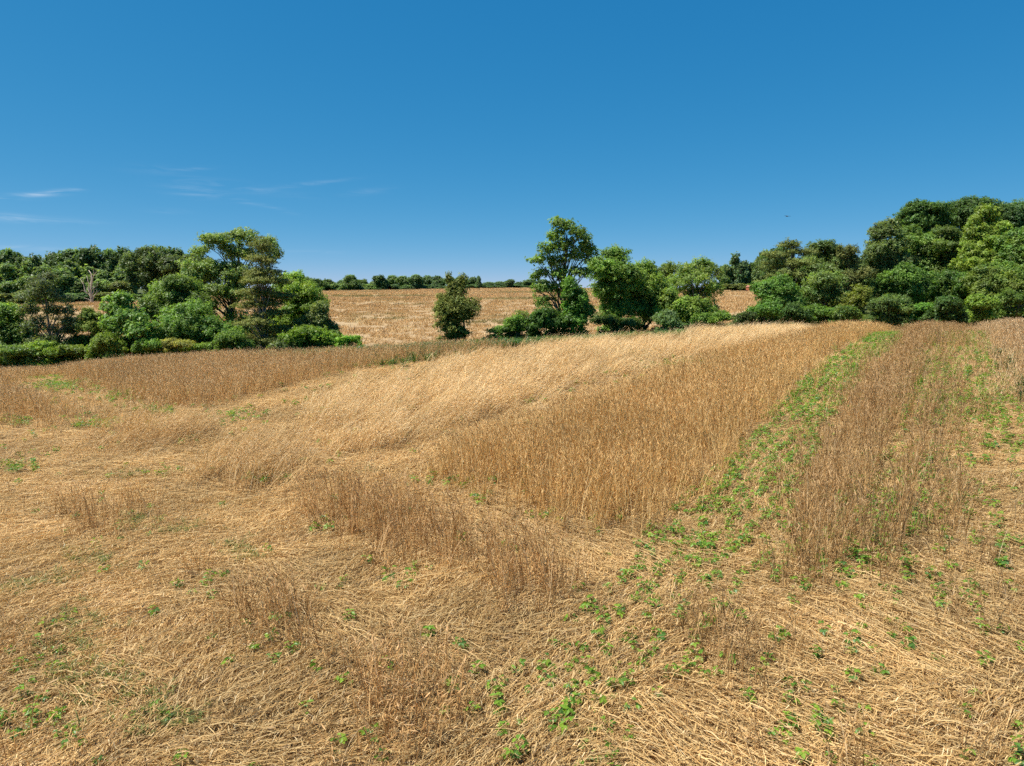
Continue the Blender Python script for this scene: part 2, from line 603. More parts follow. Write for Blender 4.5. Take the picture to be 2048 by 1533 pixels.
def lodged_clump(seed, n, name, length=0.9, spread=0.22, fan=0.15, hmax=0.15):
    """stalks pressed down and lying roughly along +X, kinked and broken"""
    rng = np.random.default_rng(seed)
    V, Fc, Cc = [], [], []
    for k in range(n):
        L = length * rng.uniform(0.3, 1.0)
        yaw = rng.normal(0, fan) + (rng.normal(0, 0.9) if rng.random() < 0.09 else 0)
        p = np.array([rng.uniform(-0.7, 0.1) * length, rng.uniform(-spread, spread), 0.0])
        hm = rng.uniform(0.08, 1.0) * hmax
        seg = 5
        kink = rng.integers(1, seg) if rng.random() < 0.13 else -1
        pts = []
        for q in range(seg + 1):
            t = q / seg
            zz = hm * min(1, 3.2 * t + 0.2) * (1 - 0.6 * t * t) + rng.normal(0, 0.007)
            pts.append(np.array([p[0], p[1], max(0.0, zz)]))
            if q == kink:
                yaw += rng.normal(0, 0.75)
            yaw += rng.normal(0, 0.028)
            p = p + np.array([math.cos(yaw), math.sin(yaw), 0]) * L / seg
        a = rng.normal(0, 0.7)
        side = np.array([-math.sin(yaw) * math.cos(a), math.cos(yaw) * math.cos(a), math.sin(a)])
        wd = rng.uniform(0.0022, 0.0042)
        c = straw_col(rng)
        c2 = c * rng.uniform(0.75, 1.1)
        ribbon(V, Fc, Cc, pts, [wd, wd, wd, wd, wd * 0.9, wd * 0.7], side, [c, c, c, c2, c2, c2])
        if rng.random() < 0.4:
            hc = np.array([0.4, 0.285, 0.17]) * rng.uniform(0.7, 1.3)
            e = pts[-1]
            hd = np.array([math.cos(yaw), math.sin(yaw), rng.normal(-0.05, 0.2)])
            ribbon(V, Fc, Cc, [e, e + hd * 0.035, e + hd * 0.075, e + hd * 0.11], [0.002, 0.0075, 0.0065, 0.001], side, hc)
        for _ in range(rng.integers(0, 3)):
            q0 = pts[rng.integers(1, 5)]
            ya = yaw + rng.normal(0, 1.2)
            ld = np.array([math.cos(ya), math.sin(ya), 0])
            Ll = rng.uniform(0.05, 0.17)
            ribbon(V, Fc, Cc, [q0, q0 + ld * Ll * 0.5 + np.array([0, 0, rng.uniform(-0.01, 0.05)]), q0 + ld * Ll + np.array([0, 0, rng.uniform(-0.05, 0.02)])],
                   [0.003, 0.0048, 0.001], np.cross(ld, [0, 0, 1.0]), straw_col(rng))
    return new_mesh(name, np.array(V), Fc, M_STRAW, col=np.array(Cc))


SRC_STAND = source_collection('rye_upright', [rye_clump(100 + k, 10, 0.17, 0.98, 0.08, 0.16, 'rye_upright') for k in range(12)])
SRC_LEAN = source_collection('rye_leaning', [rye_clump(200 + k, 12, 0.17, 1.08, 0.55, 0.4, 'rye_leaning') for k in range(12)])
SRC_FLAT = source_collection('rye_flat', [lodged_clump(300 + k, 30, 'rye_flat') for k in range(14)])
SRC_CRUMB = source_collection('straw_crumbs', [lodged_clump(400 + k, 30, 'straw_crumbs', 0.3, 0.3, 1.4, 0.13) for k in range(6)])


# ------------------------------------------------------------------ plan of the near field
def poly_plan(pts):
    return np.array([ground(px, py, 0.0, 120) for (px, py) in pts])


def in_poly(x, y, P):
    c = np.zeros(x.shape, dtype=bool)
    n = len(P)
    j = n - 1
    for i in range(n):
        xi, yi, xj, yj = P[i, 0], P[i, 1], P[j, 0], P[j, 1]
        cr = ((yi > y) != (yj > y)) & (x < (xj - xi) * (y - yi) / (yj - yi + 1e-12) + xi)
        c ^= cr
        j = i
    return c


BROWN, GOLD, PALE, DULL = (1.34, 1.28, 1.15), (1.42, 1.31, 1.02), (1.62, 1.68, 1.7), (1.05, 0.95, 0.82)
STANDS = [  # pixel outline of the stalk bases, tint, density, height factor
    ('back', [(-500, 800), (-300, 700), (0, 707), (60, 718), (110, 752), (170, 776), (240, 800), (330, 834), (420, 822), (520, 792), (620, 766), (740, 738), (850, 724), (1000, 716), (1080, 690), (1150, 660), (900, 660), (300, 680), (-500, 690)], BROWN, 1.0, 1.0),
    ('edge', [(-500, 690), (-500, 850), (-200, 818), (-20, 792), (40, 774), (90, 758), (150, 750), (150, 690)], BROWN, 0.9, 0.9),
    ('left', [(-400, 840), (-200, 800), (0, 790), (70, 800), (140, 826), (205, 860), (150, 872), (90, 866), (30, 852), (-60, 850)], BROWN, 0.9, 0.95),
    ('main', [(845, 968), (900, 985), (950, 1008), (1080, 1038), (1150, 1066), (1270, 1088), (1330, 1040), (1390, 985), (1500, 872), (1570, 800), (1650, 722), (1720, 684), (1800, 646), (1815, 632), (1760, 630), (1740, 648), (1700, 662), (1600, 690), (1500, 708), (1400, 738), (1250, 796), (1130, 846), (1020, 892), (900, 930)], GOLD, 1.0, 1.0),
    ('strip', [(1505, 1150), (1575, 1205), (1690, 1232), (1795, 1222), (1860, 1188), (1896, 1110), (1912, 1000), (1922, 860), (1926, 740), (1927, 630), (1840, 630), (1800, 690), (1745, 740), (1685, 810), (1622, 930), (1562, 1050)], DULL, 0.9, 0.88),
    ('right', [(1962, 632), (1985, 700), (2008, 752), (2040, 800), (2120, 860), (2400, 1000), (2500, 620), (2048, 600)], (1.3, 1.27, 1.27), 0.95, 1.0),
    ('f1', [(600, 1040), (660, 1085), (760, 1125), (860, 1155), (965, 1165), (1010, 1130), (960, 1085), (870, 1045), (780, 1015), (690, 1005), (630, 1010)], (1.2, 1.05, 0.88), 0.95, 0.9),
    ('f2', [(940, 1175), (1000, 1222), (1090, 1245), (1180, 1232), (1195, 1180), (1120, 1140), (1000, 1125)], (1.2, 1.05, 0.88), 0.95, 0.9),
    ('f3', [(430, 1225), (480, 1295), (540, 1340), (620, 1345), (660, 1300), (620, 1240), (540, 1190), (460, 1175)], (1.2, 1.05, 0.88), 0.9, 0.75),
    ('f3b', [(600, 1310), (650, 1385), (700, 1420), (760, 1400), (740, 1345), (680, 1300)], (1.2, 1.05, 0.88), 0.6, 0.6),
    ('f4', [(670, 1390), (700, 1490), (790, 1570), (910, 1540), (945, 1450), (900, 1370), (800, 1335), (710, 1340)], (1.2, 1.05, 0.88), 0.95, 0.7),
    ('f5', [(140, 1055), (200, 1092), (260, 1100), (310, 1082), (300, 1040), (220, 1018), (140, 1020)], (1.2, 1.05, 0.88), 0.85, 0.90),
    ('f6', [(-80, 1330), (30, 1385), (64, 1362), (50, 1310), (-60, 1280)], (1.2, 1.05, 0.88), 0.80, 0.80),
    ('f7', [(1370, 1330), (1430, 1400), (1560, 1420), (1680, 1395), (1640, 1315), (1500, 1275), (1390, 1270)], DULL, 0.75, 0.75),
    ('f7b', [(1480, 1470), (1560, 1545), (1720, 1560), (1800, 1500), (1700, 1450), (1560, 1440)], DULL, 0.5, 0.6),
    ('f8', [(340, 1175), (400, 1212), (480, 1205), (460, 1160), (390, 1145)], (1.2, 1.05, 0.88), 0.7, 0.8),
    ('f9', [(1820, 1480), (1880, 1560), (2080, 1560), (2080, 1440), (1950, 1450)], DULL, 0.6, 0.7),
    ('f11', [(-60, 1180), (20, 1215), (60, 1200), (40, 1165), (-40, 1150)], (1.2, 1.05, 0.88), 0.5, 0.7),
    ('f12', [(0, 1440), (60, 1560), (160, 1560), (150, 1460), (80, 1420)], (1.2, 1.05, 0.88), 0.45, 0.6),
    ('f13', [(1860, 1120), (1920, 1230), (2000, 1330), (2080, 1340), (2080, 1120), (1960, 1080)], (1.1, 1.05, 1.0), 0.45, 0.6),
    ('f10', [(1930, 1010), (1990, 1060), (2080, 1080), (2080, 980), (1980, 960)], (1.1, 1.1, 1.1), 0.45, 0.8),
]
LEANS = [  # outline, tint, lean direction in the picture
    ('pale', [(600, 880), (640, 906), (700, 922), (800, 897), (900, 864), (1000, 832), (1150, 778), (1280, 748), (1400, 718), (1550, 692), (1690, 662), (1760, 640), (1700, 628), (1500, 640), (1160, 665), (1060, 700), (1000, 716), (850, 735), (760, 768), (660, 800), (615, 835)], PALE),
    ('tuft', [(385, 960), (470, 992), (540, 1003), (605, 972), (612, 930), (520, 898), (430, 908)], (1.4, 1.38, 1.3)),
    ('tuft2', [(200, 872), (260, 907), (370, 912), (392, 880), (300, 850), (215, 845)], (1.4, 1.38, 1.3)),
    ('tuft3', [(-40, 935), (20, 958), (66, 945), (60, 905), (-20, 900)], (1.2, 1.2, 1.2)),
    ('edge', [(1930, 800), (1975, 830), (2030, 820), (2010, 760), (1985, 715)], (1.2, 1.2, 1.2)),
]
FLOW = [  # pixel, direction in the picture of the laid stalks
    (100, 1000, 1, -.15), (300, 930, 1, -.08), (100, 1130, 1, -.3), (150, 1220, 1, -.32), (400, 1110, 1, -.2), (600, 940, 1, .02), (800, 935, 1, -.3),
    (1000, 865, 1, -.5), (1150, 800, 1, -.5), (600, 1050, 1, -.4), (700, 1150, 1, -.55), (420, 1180, 1, -.15), (560, 1170, 1, .55), (680, 1245, 1, .5),
    (930, 1225, 1, -.55), (900, 1330, 1, .62), (340, 1295, 1, -.7), (366, 1416, 1, -1.2), (464, 1440, 1, -.6), (415, 1480, 1, .7), (620, 1380, 1, -.55),
    (1000, 1400, 1, -.75), (1200, 1350, 1, -.85), (1100, 1500, 1, -.8), (1300, 1180, 1, -.7), (1450, 1000, 1, -.85), (1000, 1060, 1, .4), (1120, 1085, 1, .3),
    (1250, 1120, 1, .45), (1350, 1480, 1, .6), (1500, 1470, 1, .45), (1500, 1215, 1, .2), (1700, 1265, 1, .42), (1850, 1330, 1, .5), (1980, 1200, 1, .3),
    (1950, 850, 1, .05), (1970, 1450, 1, -.5), (30, 900, 1, -.1), (50, 1450, 1, -.5), (240, 1500, 1, -.6), (250, 860, 1, -.1), (500, 850, 1, -.25), (200, 1380, 1, .9),
    (1700, 760, 1, -.9), (1760, 1450, 1, .3)]
PALES = [(230, 1205, 110, 26), (60, 1065, 110, 28), (560, 1100, 60, 14), (820, 925, 70, 12), (120, 985, 90, 20), (1650, 1270, 120, 40), (640, 900, 60, 14), (1960, 870, 40, 20), (1500, 735, 60, 12), (1250, 775, 60, 10)]

SP = [(poly_plan(p), t, dn, hf) for (_, p, t, dn, hf) in STANDS]
LP = [(poly_plan(p), t) for (_, p, t) in LEANS]
fl = []
for (px, py, dx, dy) in FLOW:
    a, b = ground(px - 12 * dx, py - 12 * dy), ground(px + 12 * dx, py + 12 * dy)
    fl.append((0.5 * (a[0] + b[0]), 0.5 * (a[1] + b[1]), math.atan2(b[1] - a[1], b[0] - a[0])))
fl = np.array(fl)


def flow_dir(x, y):
    d2 = (x[:, None] - fl[None, :, 0]) ** 2 + (y[:, None] - fl[None, :, 1]) ** 2
    sc = 0.12 + 0.0016 * (fl[None, :, 0] ** 2 + fl[None, :, 1] ** 2)
    w = 1.0 / (d2 / sc + 0.4) ** 2.2
    vx, vy = (w * np.cos(fl[None, :, 2])).sum(1), (w * np.sin(fl[None, :, 2])).sum(1)
    return np.arctan2(vy, vx) + 0.7 * (fbm(x / 1.7, y / 1.7, 51) - 0.5)


ROW_AZ = R(32.6)
RU = np.array([math.sin(ROW_AZ), math.cos(ROW_AZ)])        # along the drill rows
RV = np.array([math.cos(ROW_AZ), -math.sin(ROW_AZ)])       # across them


def row_pos(px, py):
    g = np.array(ground(px, py))
    return float(g @ RV)


GAPS = [(row_pos(1800, 900), 0.13), (row_pos(1862, 900), 0.13), (row_pos(1765, 1060), 0.1)]


def project(x, y, z):
    dx, dy, dz = x, y, z - CAM_H
    f = dy * math.cos(PITCH) - dz * math.sin(PITCH)
    u = dy * math.sin(PITCH) + dz * math.cos(PITCH)
    return 1024 + FPX * dx / f, 766.5 - FPX * u / f


def field_points(step, rmax_pad=0.0, seed=0):
    rng = np.random.default_rng(seed)
    g = np.arange(-62, 62, step)
    h = np.arange(1.0, 66, step)
    x, y = np.meshgrid(g, h)
    x, y = x.ravel() + rng.uniform(-.5, .5, x.size) * step, y.ravel() + rng.uniform(-.5, .5, y.size) * step
    r, az = np.hypot(x, y), np.arctan2(x, y)
    k = (r < r_edge(az) + rmax_pad) & (np.abs(az) < R(50)) & (r > 3.0)
    return x[k], y[k], rng


def classify(x, y):
    """0 flat, 1 upright stand, 2 leaning stand; tint, density, height"""
    k = np.clip(np.hypot(x, y) / 13.0, 0.7, 2.0)
    wx = k * (0.9 * (fbm(x / 1.1, y / 1.1, 71) - 0.5) + 0.5 * (vnoise(x / 0.23, y / 0.23, 72) - 0.5))
    wy = k * (0.9 * (fbm(x / 1.1, y / 1.1, 83) - 0.5) + 0.5 * (vnoise(x / 0.23, y / 0.23, 84) - 0.5))
    X, Y = x + wx, y + wy
    cls = np.zeros(x.shape, dtype=int)
    tint = np.ones((len(x), 3))
    dens = np.ones(len(x))
    hf = np.ones(len(x))
    inside = np.zeros(len(x))
    d = 0.62 * k
    for code, group in ((2, [(P, t, 1.0, 1.0) for P, t in LP]), (1, SP)):
        for P, t, dn, h in group:
            lo, hi = P.min(0) - 2.5, P.max(0) + 2.5
            b = np.where((X > lo[0]) & (X < hi[0]) & (Y > lo[1]) & (Y < hi[1]))[0]
            if not len(b):
                continue
            q = in_poly(X[b], Y[b], P)
            f = q * 0.34
            for ax, ay in ((1, 0), (-1, 0), (0, 1), (0, -1)):
                f = f + 0.165 * in_poly(X[b] + ax * d[b], Y[b] + ay * d[b], P)
            q = f > 0.3
            m = b[q]
            cls[m] = code
            tint[m], dens[m] = t, dn * np.clip(f[q] * 1.3 - 0.28, 0.1, 1)
            hf[m] = h * (0.5 + 0.5 * np.clip(f[q] * 1.1, 0, 1))
    hole = fbm(x / 1.7, y / 1.2, 171)
    cls = np.where((cls == 2) & (hole > 0.7), 0, cls)
    dens = np.where(cls == 2, dens * np.clip(1.6 - hole * 1.2, 0.4, 1), dens)
    v = x * RV[0] + y * RV[1]
    r = np.hypot(x, y)
    rowk = (np.abs(v - np.round(v / 0.4) * 0.4) < 0.1) & (cls == 1) & (v > GAPS[2][0] - 0.9) & (v < GAPS[1][0] + 1.2)
    dens = np.where(rowk, dens * 0.45, dens)
    for v0, hw in GAPS:
        k = (np.abs(v - v0) < hw) & (cls == 1) & (v > GAPS[2][0] - 0.3)
        cls[k] = np.where(fbm(x[k] / 1.2, y[k] / 1.2, 13) < 0.66, 0, 1)
        tint[k] = (0.85, 0.8, 0.75)
    return cls, tint, dens, hf


def pale_amount(x, y):
    px, py = project(x, y, terrain(x, y))
    a = np.zeros(len(x))
    for (cx, cy, rx, ry) in PALES:
        a = np.maximum(a, np.exp(-((px - cx) / rx) ** 2 - ((py - cy) / ry) ** 2))
    return a


def build_field():
    # upright stands and leaning stands
    x, y, rng = field_points(0.235, 0.3, 1)
    cls, tint, dens, hf = classify(x, y)
    z = terrain(x, y)
    patch = fbm(x / 2.4, y / 2.4, 91)
    for c, nm, lab, coll, nv in ((1, 'standing_rye', 'brown ripe rye standing upright in stands and strips across the field', SRC_STAND, 12),
                                 (2, 'leaning_rye', 'pale bleached rye leaning over to the right in the middle of the field', SRC_LEAN, 12)):
        rr = np.hypot(x, y)
        far = sstep(20, 32, rr)
        k = (cls == c) & (rng.random(len(x)) < dens * (0.45 + 0.85 * patch) * (1 - 0.5 * far))
        n = int(k.sum())
        wide = (1 + 0.35 * far)[k]
        s = hf[k] * (0.84 + 0.3 * fbm(x[k] / 1.1, y[k] / 1.1, 21))
        rot = np.zeros((n, 3))
        if c == 1:
            rot[:, 2] = rng.uniform(0, 6.283, n)
            rot[:, 0] = rng.normal(0, 0.09, n)
            rot[:, 1] = rng.normal(0, 0.09, n) + 0.05
        else:
            rot[:, 2] = 0.1 + 1.6 * (fbm(x[k] / 2, y[k] / 2, 5) - 0.5) + rng.normal(0, 0.38, n)
            rot[:, 1] = 1.1 * (fbm(x[k] / 0.9, y[k] / 0.9, 25) - 0.46) + rng.normal(0, 0.2, n)
            rot[:, 0] = rng.normal(0, 0.16, n)
        t = tint[k] * (0.86 + 0.32 * patch[k])[:, None] * rng.uniform(0.88, 1.12, (n, 1))
        P = np.stack([x[k], y[k], z[k]], -1)
        scatter(nm, lab, 'rye', coll, P, rot, np.stack([wide, wide, s], -1), rng.integers(0, nv, n), t)
    # laid straw
    x, y, rng = field_points(0.20, 0.8, 2)
    cls, tint, dens, hf = classify(x, y)
    keep = np.where(cls == 0, 1.0, np.where(cls == 1, 0.35 * (2 - dens), 0.5))
    far = sstep(14, 26, np.hypot(x, y))
    k = rng.random(len(x)) < keep * (1 - 0.62 * far)
    x, y, cls = x[k], y[k], cls[k]
    n = len(x)
    fd = flow_dir(x, y)
    pal = pale_amount(x, y)
    chaos = np.clip((fbm(x / 2.2, y / 2.2, 61) - 0.42) * 3.0, 0.0, 1.2)
    rot = np.zeros((n, 3))
    rot[:, 2] = fd + rng.normal(0, 0.11, n) + rng.normal(0, 1, n) * chaos * 0.26 * (1 - pal)
    rot[:, 1] = -np.abs(rng.normal(0, 0.06, n))
    lift = 0.16 * np.clip(fbm(x / 0.9, y / 0.9, 43) - 0.35, 0, 1) * rng.uniform(0, 1, n)
    P = np.stack([x, y, terrain(x, y) + lift * 0.5], -1)
    tone = fbm(x / 1.5, y / 1.5, 44)
    t = np.array([1.2, 1.17, 1.05])[None] * (0.8 + 0.55 * tone)[:, None] * rng.uniform(0.85, 1.15, (n, 1))
    t = t * (1 - pal[:, None]) + np.array([1.6, 1.58, 1.48])[None] * pal[:, None]
    s = rng.uniform(0.85, 1.15, n)
    sz = rng.uniform(0.5, 1.6, n)
    scatter('laid_straw', 'flattened golden straw swirling over the ground between the standing stands', 'straw', SRC_FLAT, P, rot,
            np.stack([s, 1 + 0.7 * sstep(14, 26, np.hypot(x, y)), sz], -1), rng.integers(0, 14, n), t)
    # crumbs of straw over everything
    x, y, rng = field_points(0.4, 0.8, 3)
    k = rng.random(len(x)) < 1 - 0.8 * sstep(12, 22, np.hypot(x, y))
    x, y = x[k], y[k]
    n = len(x)
    rot = np.zeros((n, 3))
    rot[:, 2] = rng.uniform(0, 6.283, n)
    t = np.ones((n, 3)) * rng.uniform(0.7, 1.2, (n, 1))
    scatter('straw_litter', 'short broken bits of dry straw lying every which way', 'straw litter', SRC_CRUMB, np.stack([x, y, terrain(x, y)], -1), rot,
            np.ones((n, 3)), rng.integers(0, 6, n), t)


build_field()


# ------------------------------------------------------------------ far hillside stubble
def far_stubble():
    rng = np.random.default_rng(77)

    def patch_mesh(seed):
        q = np.random.default_rng(seed)
        V, Fc, Cc = [], [], []
        for k in range(70):
            p = np.array([q.uniform(-1.1, 1.1), q.uniform(-1.1, 1.1), -0.03])
            h = q.uniform(0.3, 0.75)
            a = q.normal(0.5, 0.4)
            ya = q.normal(0, 0.8)
            tip = p + np.array([math.sin(a) * math.cos(ya), math.sin(a) * math.sin(ya), math.cos(a)]) * h
            yb = q.uniform(0, 6.283)
            ribbon(V, Fc, Cc, [p, (p + tip) / 2, tip], [0.035, 0.03, 0.012], np.array([math.cos(yb), math.sin(yb), 0]),
                   [straw_col(q) * 0.9, straw_col(q) * 0.95, np.array([0.42, 0.28, 0.16]) * q.uniform(0.7, 1.25)])
        return new_mesh('far_rye', np.array(V), Fc, M_STRAW, col=np.array(Cc))
    coll = source_collection('far_rye', [patch_mesh(500 + k) for k in range(5)])
    n0 = 60000
    az = rng.uniform(R(-44), R(21), n0)
    r = np.sqrt(rng.uniform(76 ** 2, 300 ** 2, n0))
    x, y = r * np.sin(az), r * np.cos(az)
    dt = np.interp(az, AZT, DTOP)
    dens = fbm(x / 14, y / 7, 15)
    k = (r < dt - 2) & (rng.random(n0) < np.clip((dens - 0.2) * 1.5, 0.3, 1.0) * 0.6)
    x, y, dens = x[k], y[k], dens[k]
    n = len(x)
    rot = np.zeros((n, 3))
    rot[:, 2] = rng.normal(0.3, 0.9, n)
    s = rng.uniform(0.6, 1.3, n)
    big = fbm(x / 30, y / 12, 16)
    t = (1.1 + 0.2 * big)[:, None] * rng.uniform(0.94, 1.06, (n, 1)) * np.array([1.08, 1.04, 0.93])[None]
    gr = np.clip((fbm(x / 22, y / 9, 19) - 0.60) * 7, 0, 0.75)[:, None]
    t = t * (1 - gr) + np.array([0.5, 0.72, 0.5])[None] * gr
    scatter('far_stubble', 'dry stubble and flattened rye covering the far hillside field', 'stubble', coll,
            np.stack([x, y, terrain(x, y)], -1), rot, np.stack([s, s, s * rng.uniform(0.35, 0.8, n)], -1), rng.integers(0, 5, n), t)


far_stubble()


# ------------------------------------------------------------------ trees and shrubs
def tube(V, Fc, path, rad, sides=6):
    b0 = len(V)
    n = len(path)
    for k in range(n):
        p = Vector(path[k])
        d = (Vector(path[min(k + 1, n - 1)]) - Vector(path[max(k - 1, 0)])).normalized()
        u = d.orthogonal().normalized()
        # keep the ring orientation steady along the tube
        ref = Vector((1, 0, 0)) if abs(d.x) < 0.9 else Vector((0, 1, 0))
        u = (ref - d * ref.dot(d)).normalized()
        w = d.cross(u)
        for s in range(sides):
            a = 2 * math.pi * s / sides
            V.append(p + (u * math.cos(a) + w * math.sin(a)) * rad[k])
    for k in range(n - 1):
        for s in range(sides):
            s2 = (s + 1) % sides
            Fc.append((b0 + k * sides + s, b0 + k * sides + s2, b0 + (k + 1) * sides + s2, b0 + (k + 1) * sides + s))
    Fc.append(tuple(b0 + (n - 1) * sides + s for s in range(sides)))


def wood_mesh(name, base_r, start, top, limbs, mat, rng, wobble=0.12):
    """tapered trunk from start to top with limbs reaching to the given points"""
    V, Fc = [], []
    start, top = Vector(start), Vector(top)
    L = (top - start).length
    n = 8
    path, rad = [], []
    for k in range(n + 1):
        s = k / n
        p = start.lerp(top, s)
        if 0 < k < n:
            p += Vector((rng.normal(0, wobble), rng.normal(0, wobble), 0)) * min(1, L / 6)
        path.append(p)
        rad.append(base_r * (1.35 if k == 0 else 1.0 - 0.82 * s))
    tube(V, Fc, path, rad, 8)
    for lp in limbs:
        lp = Vector(lp)
        zz = (lp.z - start.z) / max(0.5, (top.z - start.z))
        s = min(0.93, max(0.12, zz * 0.72 - 0.1 + rng.uniform(-0.08, 0.08)))
        k = s * n
        i = min(n - 1, int(k))
        o = path[i].lerp(path[i + 1], k - i)
        mid = o.lerp(lp, 0.5) + Vector((rng.normal(0, 0.12), rng.normal(0, 0.12), 0.12 * (lp - o).length))
        r0 = base_r * (1 - 0.82 * s) * 0.55
        tube(V, Fc, [o, o.lerp(mid, 0.5) + Vector((0, 0, 0.03)), mid, mid.lerp(lp, 0.5), lp], [r0, r0 * 0.85, r0 * 0.62, r0 * 0.4, r0 * 0.15], 5)
    return new_mesh(name, np.array([tuple(v) for v in V]), Fc, mat, smooth=True)


def crown_arrays(lobes, col, leaf, rc, cover, rng, style='broad'):
    """leaf-sized faces gathered in clumps over the lobes (cx,cy,cz,rx,ry,rz), each lobe broken into smaller uneven ones"""
    Ps, Ns, Cs, Ss = [], [], [], []
    col = np.array(col)
    subs = []
    for (cx, cy, cz, rx, ry, rz) in lobes:
        ns = {'broad': 10, 'airy': 8, 'cedar': 10, 'layer': 8}[style]
        rx, ry, rz = rx * 1.1, ry * 1.1, rz * 1.08
        ltone = rng.uniform(0.86, 1.16)
        subs.append((cx, cy, cz, rx * 0.62, ry * 0.62, rz * 0.62, ltone * 0.9, 0.9))
        for k in range(ns):
            u = rng.normal(size=3)
            u /= np.linalg.norm(u)
            u[2] = u[2] if u[2] > -0.5 else -u[2]
            f = rng.uniform(0.42, 0.85)
            g = rng.uniform(0.3, 0.56)
            subs.append((cx + u[0] * rx * f, cy + u[1] * ry * f, cz + u[2] * rz * f, rx * g, ry * g, max(rz * g * rng.uniform(0.75, 1.2), 0.12), ltone * rng.uniform(0.85, 1.18), 1.0))
    for (cx, cy, cz, rx, ry, rz, ltone, dn) in subs:
        area = 4 * math.pi * (((rx * ry) ** 1.6 + (rx * rz) ** 1.6 + (ry * rz) ** 1.6) / 3) ** (1 / 1.6)
        nc = max(4, int(dn * area / (rc * rc * 1.5) * (0.7 if style == 'airy' else 1.0)))
        u = rng.normal(size=(nc, 3))
        u /= np.linalg.norm(u, axis=1)[:, None]
        u[:, 2] = np.where((u[:, 2] < -0.3) & (rng.random(nc) < 0.6), -u[:, 2], u[:, 2])
        sh = rng.uniform(0.5, 1.05, nc) + np.where(rng.random(nc) < 0.2, rng.uniform(0.05, 0.5, nc), 0)
        cen = np.array([cx, cy, cz]) + u * np.array([rx, ry, rz]) * sh[:, None] + rng.normal(size=(nc, 3)) * rc * 0.2
        crad = rc * rng.uniform(0.4, 1.2, nc)
        crad = np.where(sh > 1.08, crad * 0.55, crad)
        cnt = np.maximum(5, (cover * 11.2 * crad * crad / (leaf * leaf * 0.62) * 0.5).astype(int))
        nl = int(cnt.sum())
        who = np.repeat(np.arange(nc), cnt)
        q = rng.normal(size=(nl, 3))
        q /= np.linalg.norm(q, axis=1)[:, None]
        rad = rng.random(nl) ** 0.5 * (1 + 0.35 * (rng.random(nl) < 0.12)) * crad[who]
        off = q * rad[:, None]
        if style == 'layer':
            off[:, 2] *= 0.42
            off[:, :2] *= 1.25
        elif style == 'cedar':
            off[:, 2] *= 1.1
        else:
            off[:, 2] *= 0.9
        nr = q * 0.6 + u[who] * 0.55 + np.array([0, 0, 0.6]) + rng.normal(size=(nl, 3)) * 0.55
        nr /= np.linalg.norm(nr, axis=1)[:, None]
        tone = rng.uniform(0.8, 1.22, nc) * ltone
        yel = rng.normal(0, 0.10, nc)
        cc = col[None] * tone[:, None] * np.stack([1 + yel, 1 + 0.35 * yel, 1 - 0.5 * yel], -1)
        Ps.append(cen[who] + off)
        Ns.append(nr)
        Cs.append(cc[who] * rng.uniform(0.78, 1.24, (nl, 1)))
        Ss.append(leaf * rng.uniform(0.6, 1.35, nl))
    return np.vstack(Ps), np.vstack(Ns), np.vstack(Cs), np.concatenate(Ss)


def leaf_mesh(name, P, Nn, C, S, mat, rng, aspect=0.62):
    n = len(P)
    a = rng.normal(size=(n, 3))
    T = a - Nn * (a * Nn).sum(1)[:, None]
    T /= np.linalg.norm(T, axis=1)[:, None] + 1e-9
    B = np.cross(Nn, T)
    s = S[:, None]
    v = np.empty((n, 3, 3))
    v[:, 0] = P - T * s * 0.5 - B * s * 0.62 * aspect
    v[:, 1] = P - T * s * 0.5 + B * s * 0.62 * aspect
    v[:, 2] = P + T * s * 0.85
    f = np.arange(n * 3).reshape(n, 3)
    return new_mesh(name, v.reshape(-1, 3), f, mat, col=np.repeat(C, 3, axis=0))


G_MID, G_BRIGHT, G_DARK, G_OLIVE = (0.068, 0.11, 0.028), (0.095, 0.145, 0.03), (0.042, 0.078, 0.024), (0.105, 0.125, 0.045)
G_GREY, G_CEDAR, G_YEL, G_BLUE = (0.056, 0.074, 0.04), (0.078, 0.094, 0.026), (0.135, 0.165, 0.03), (0.045, 0.082, 0.036)
NLEAF = 0
LEAF_GAIN = np.array([2.42, 2.3, 1.8])
LEAF_SCALE, RC_SCALE, COVER_SCALE = 0.86, 0.72, 0.6


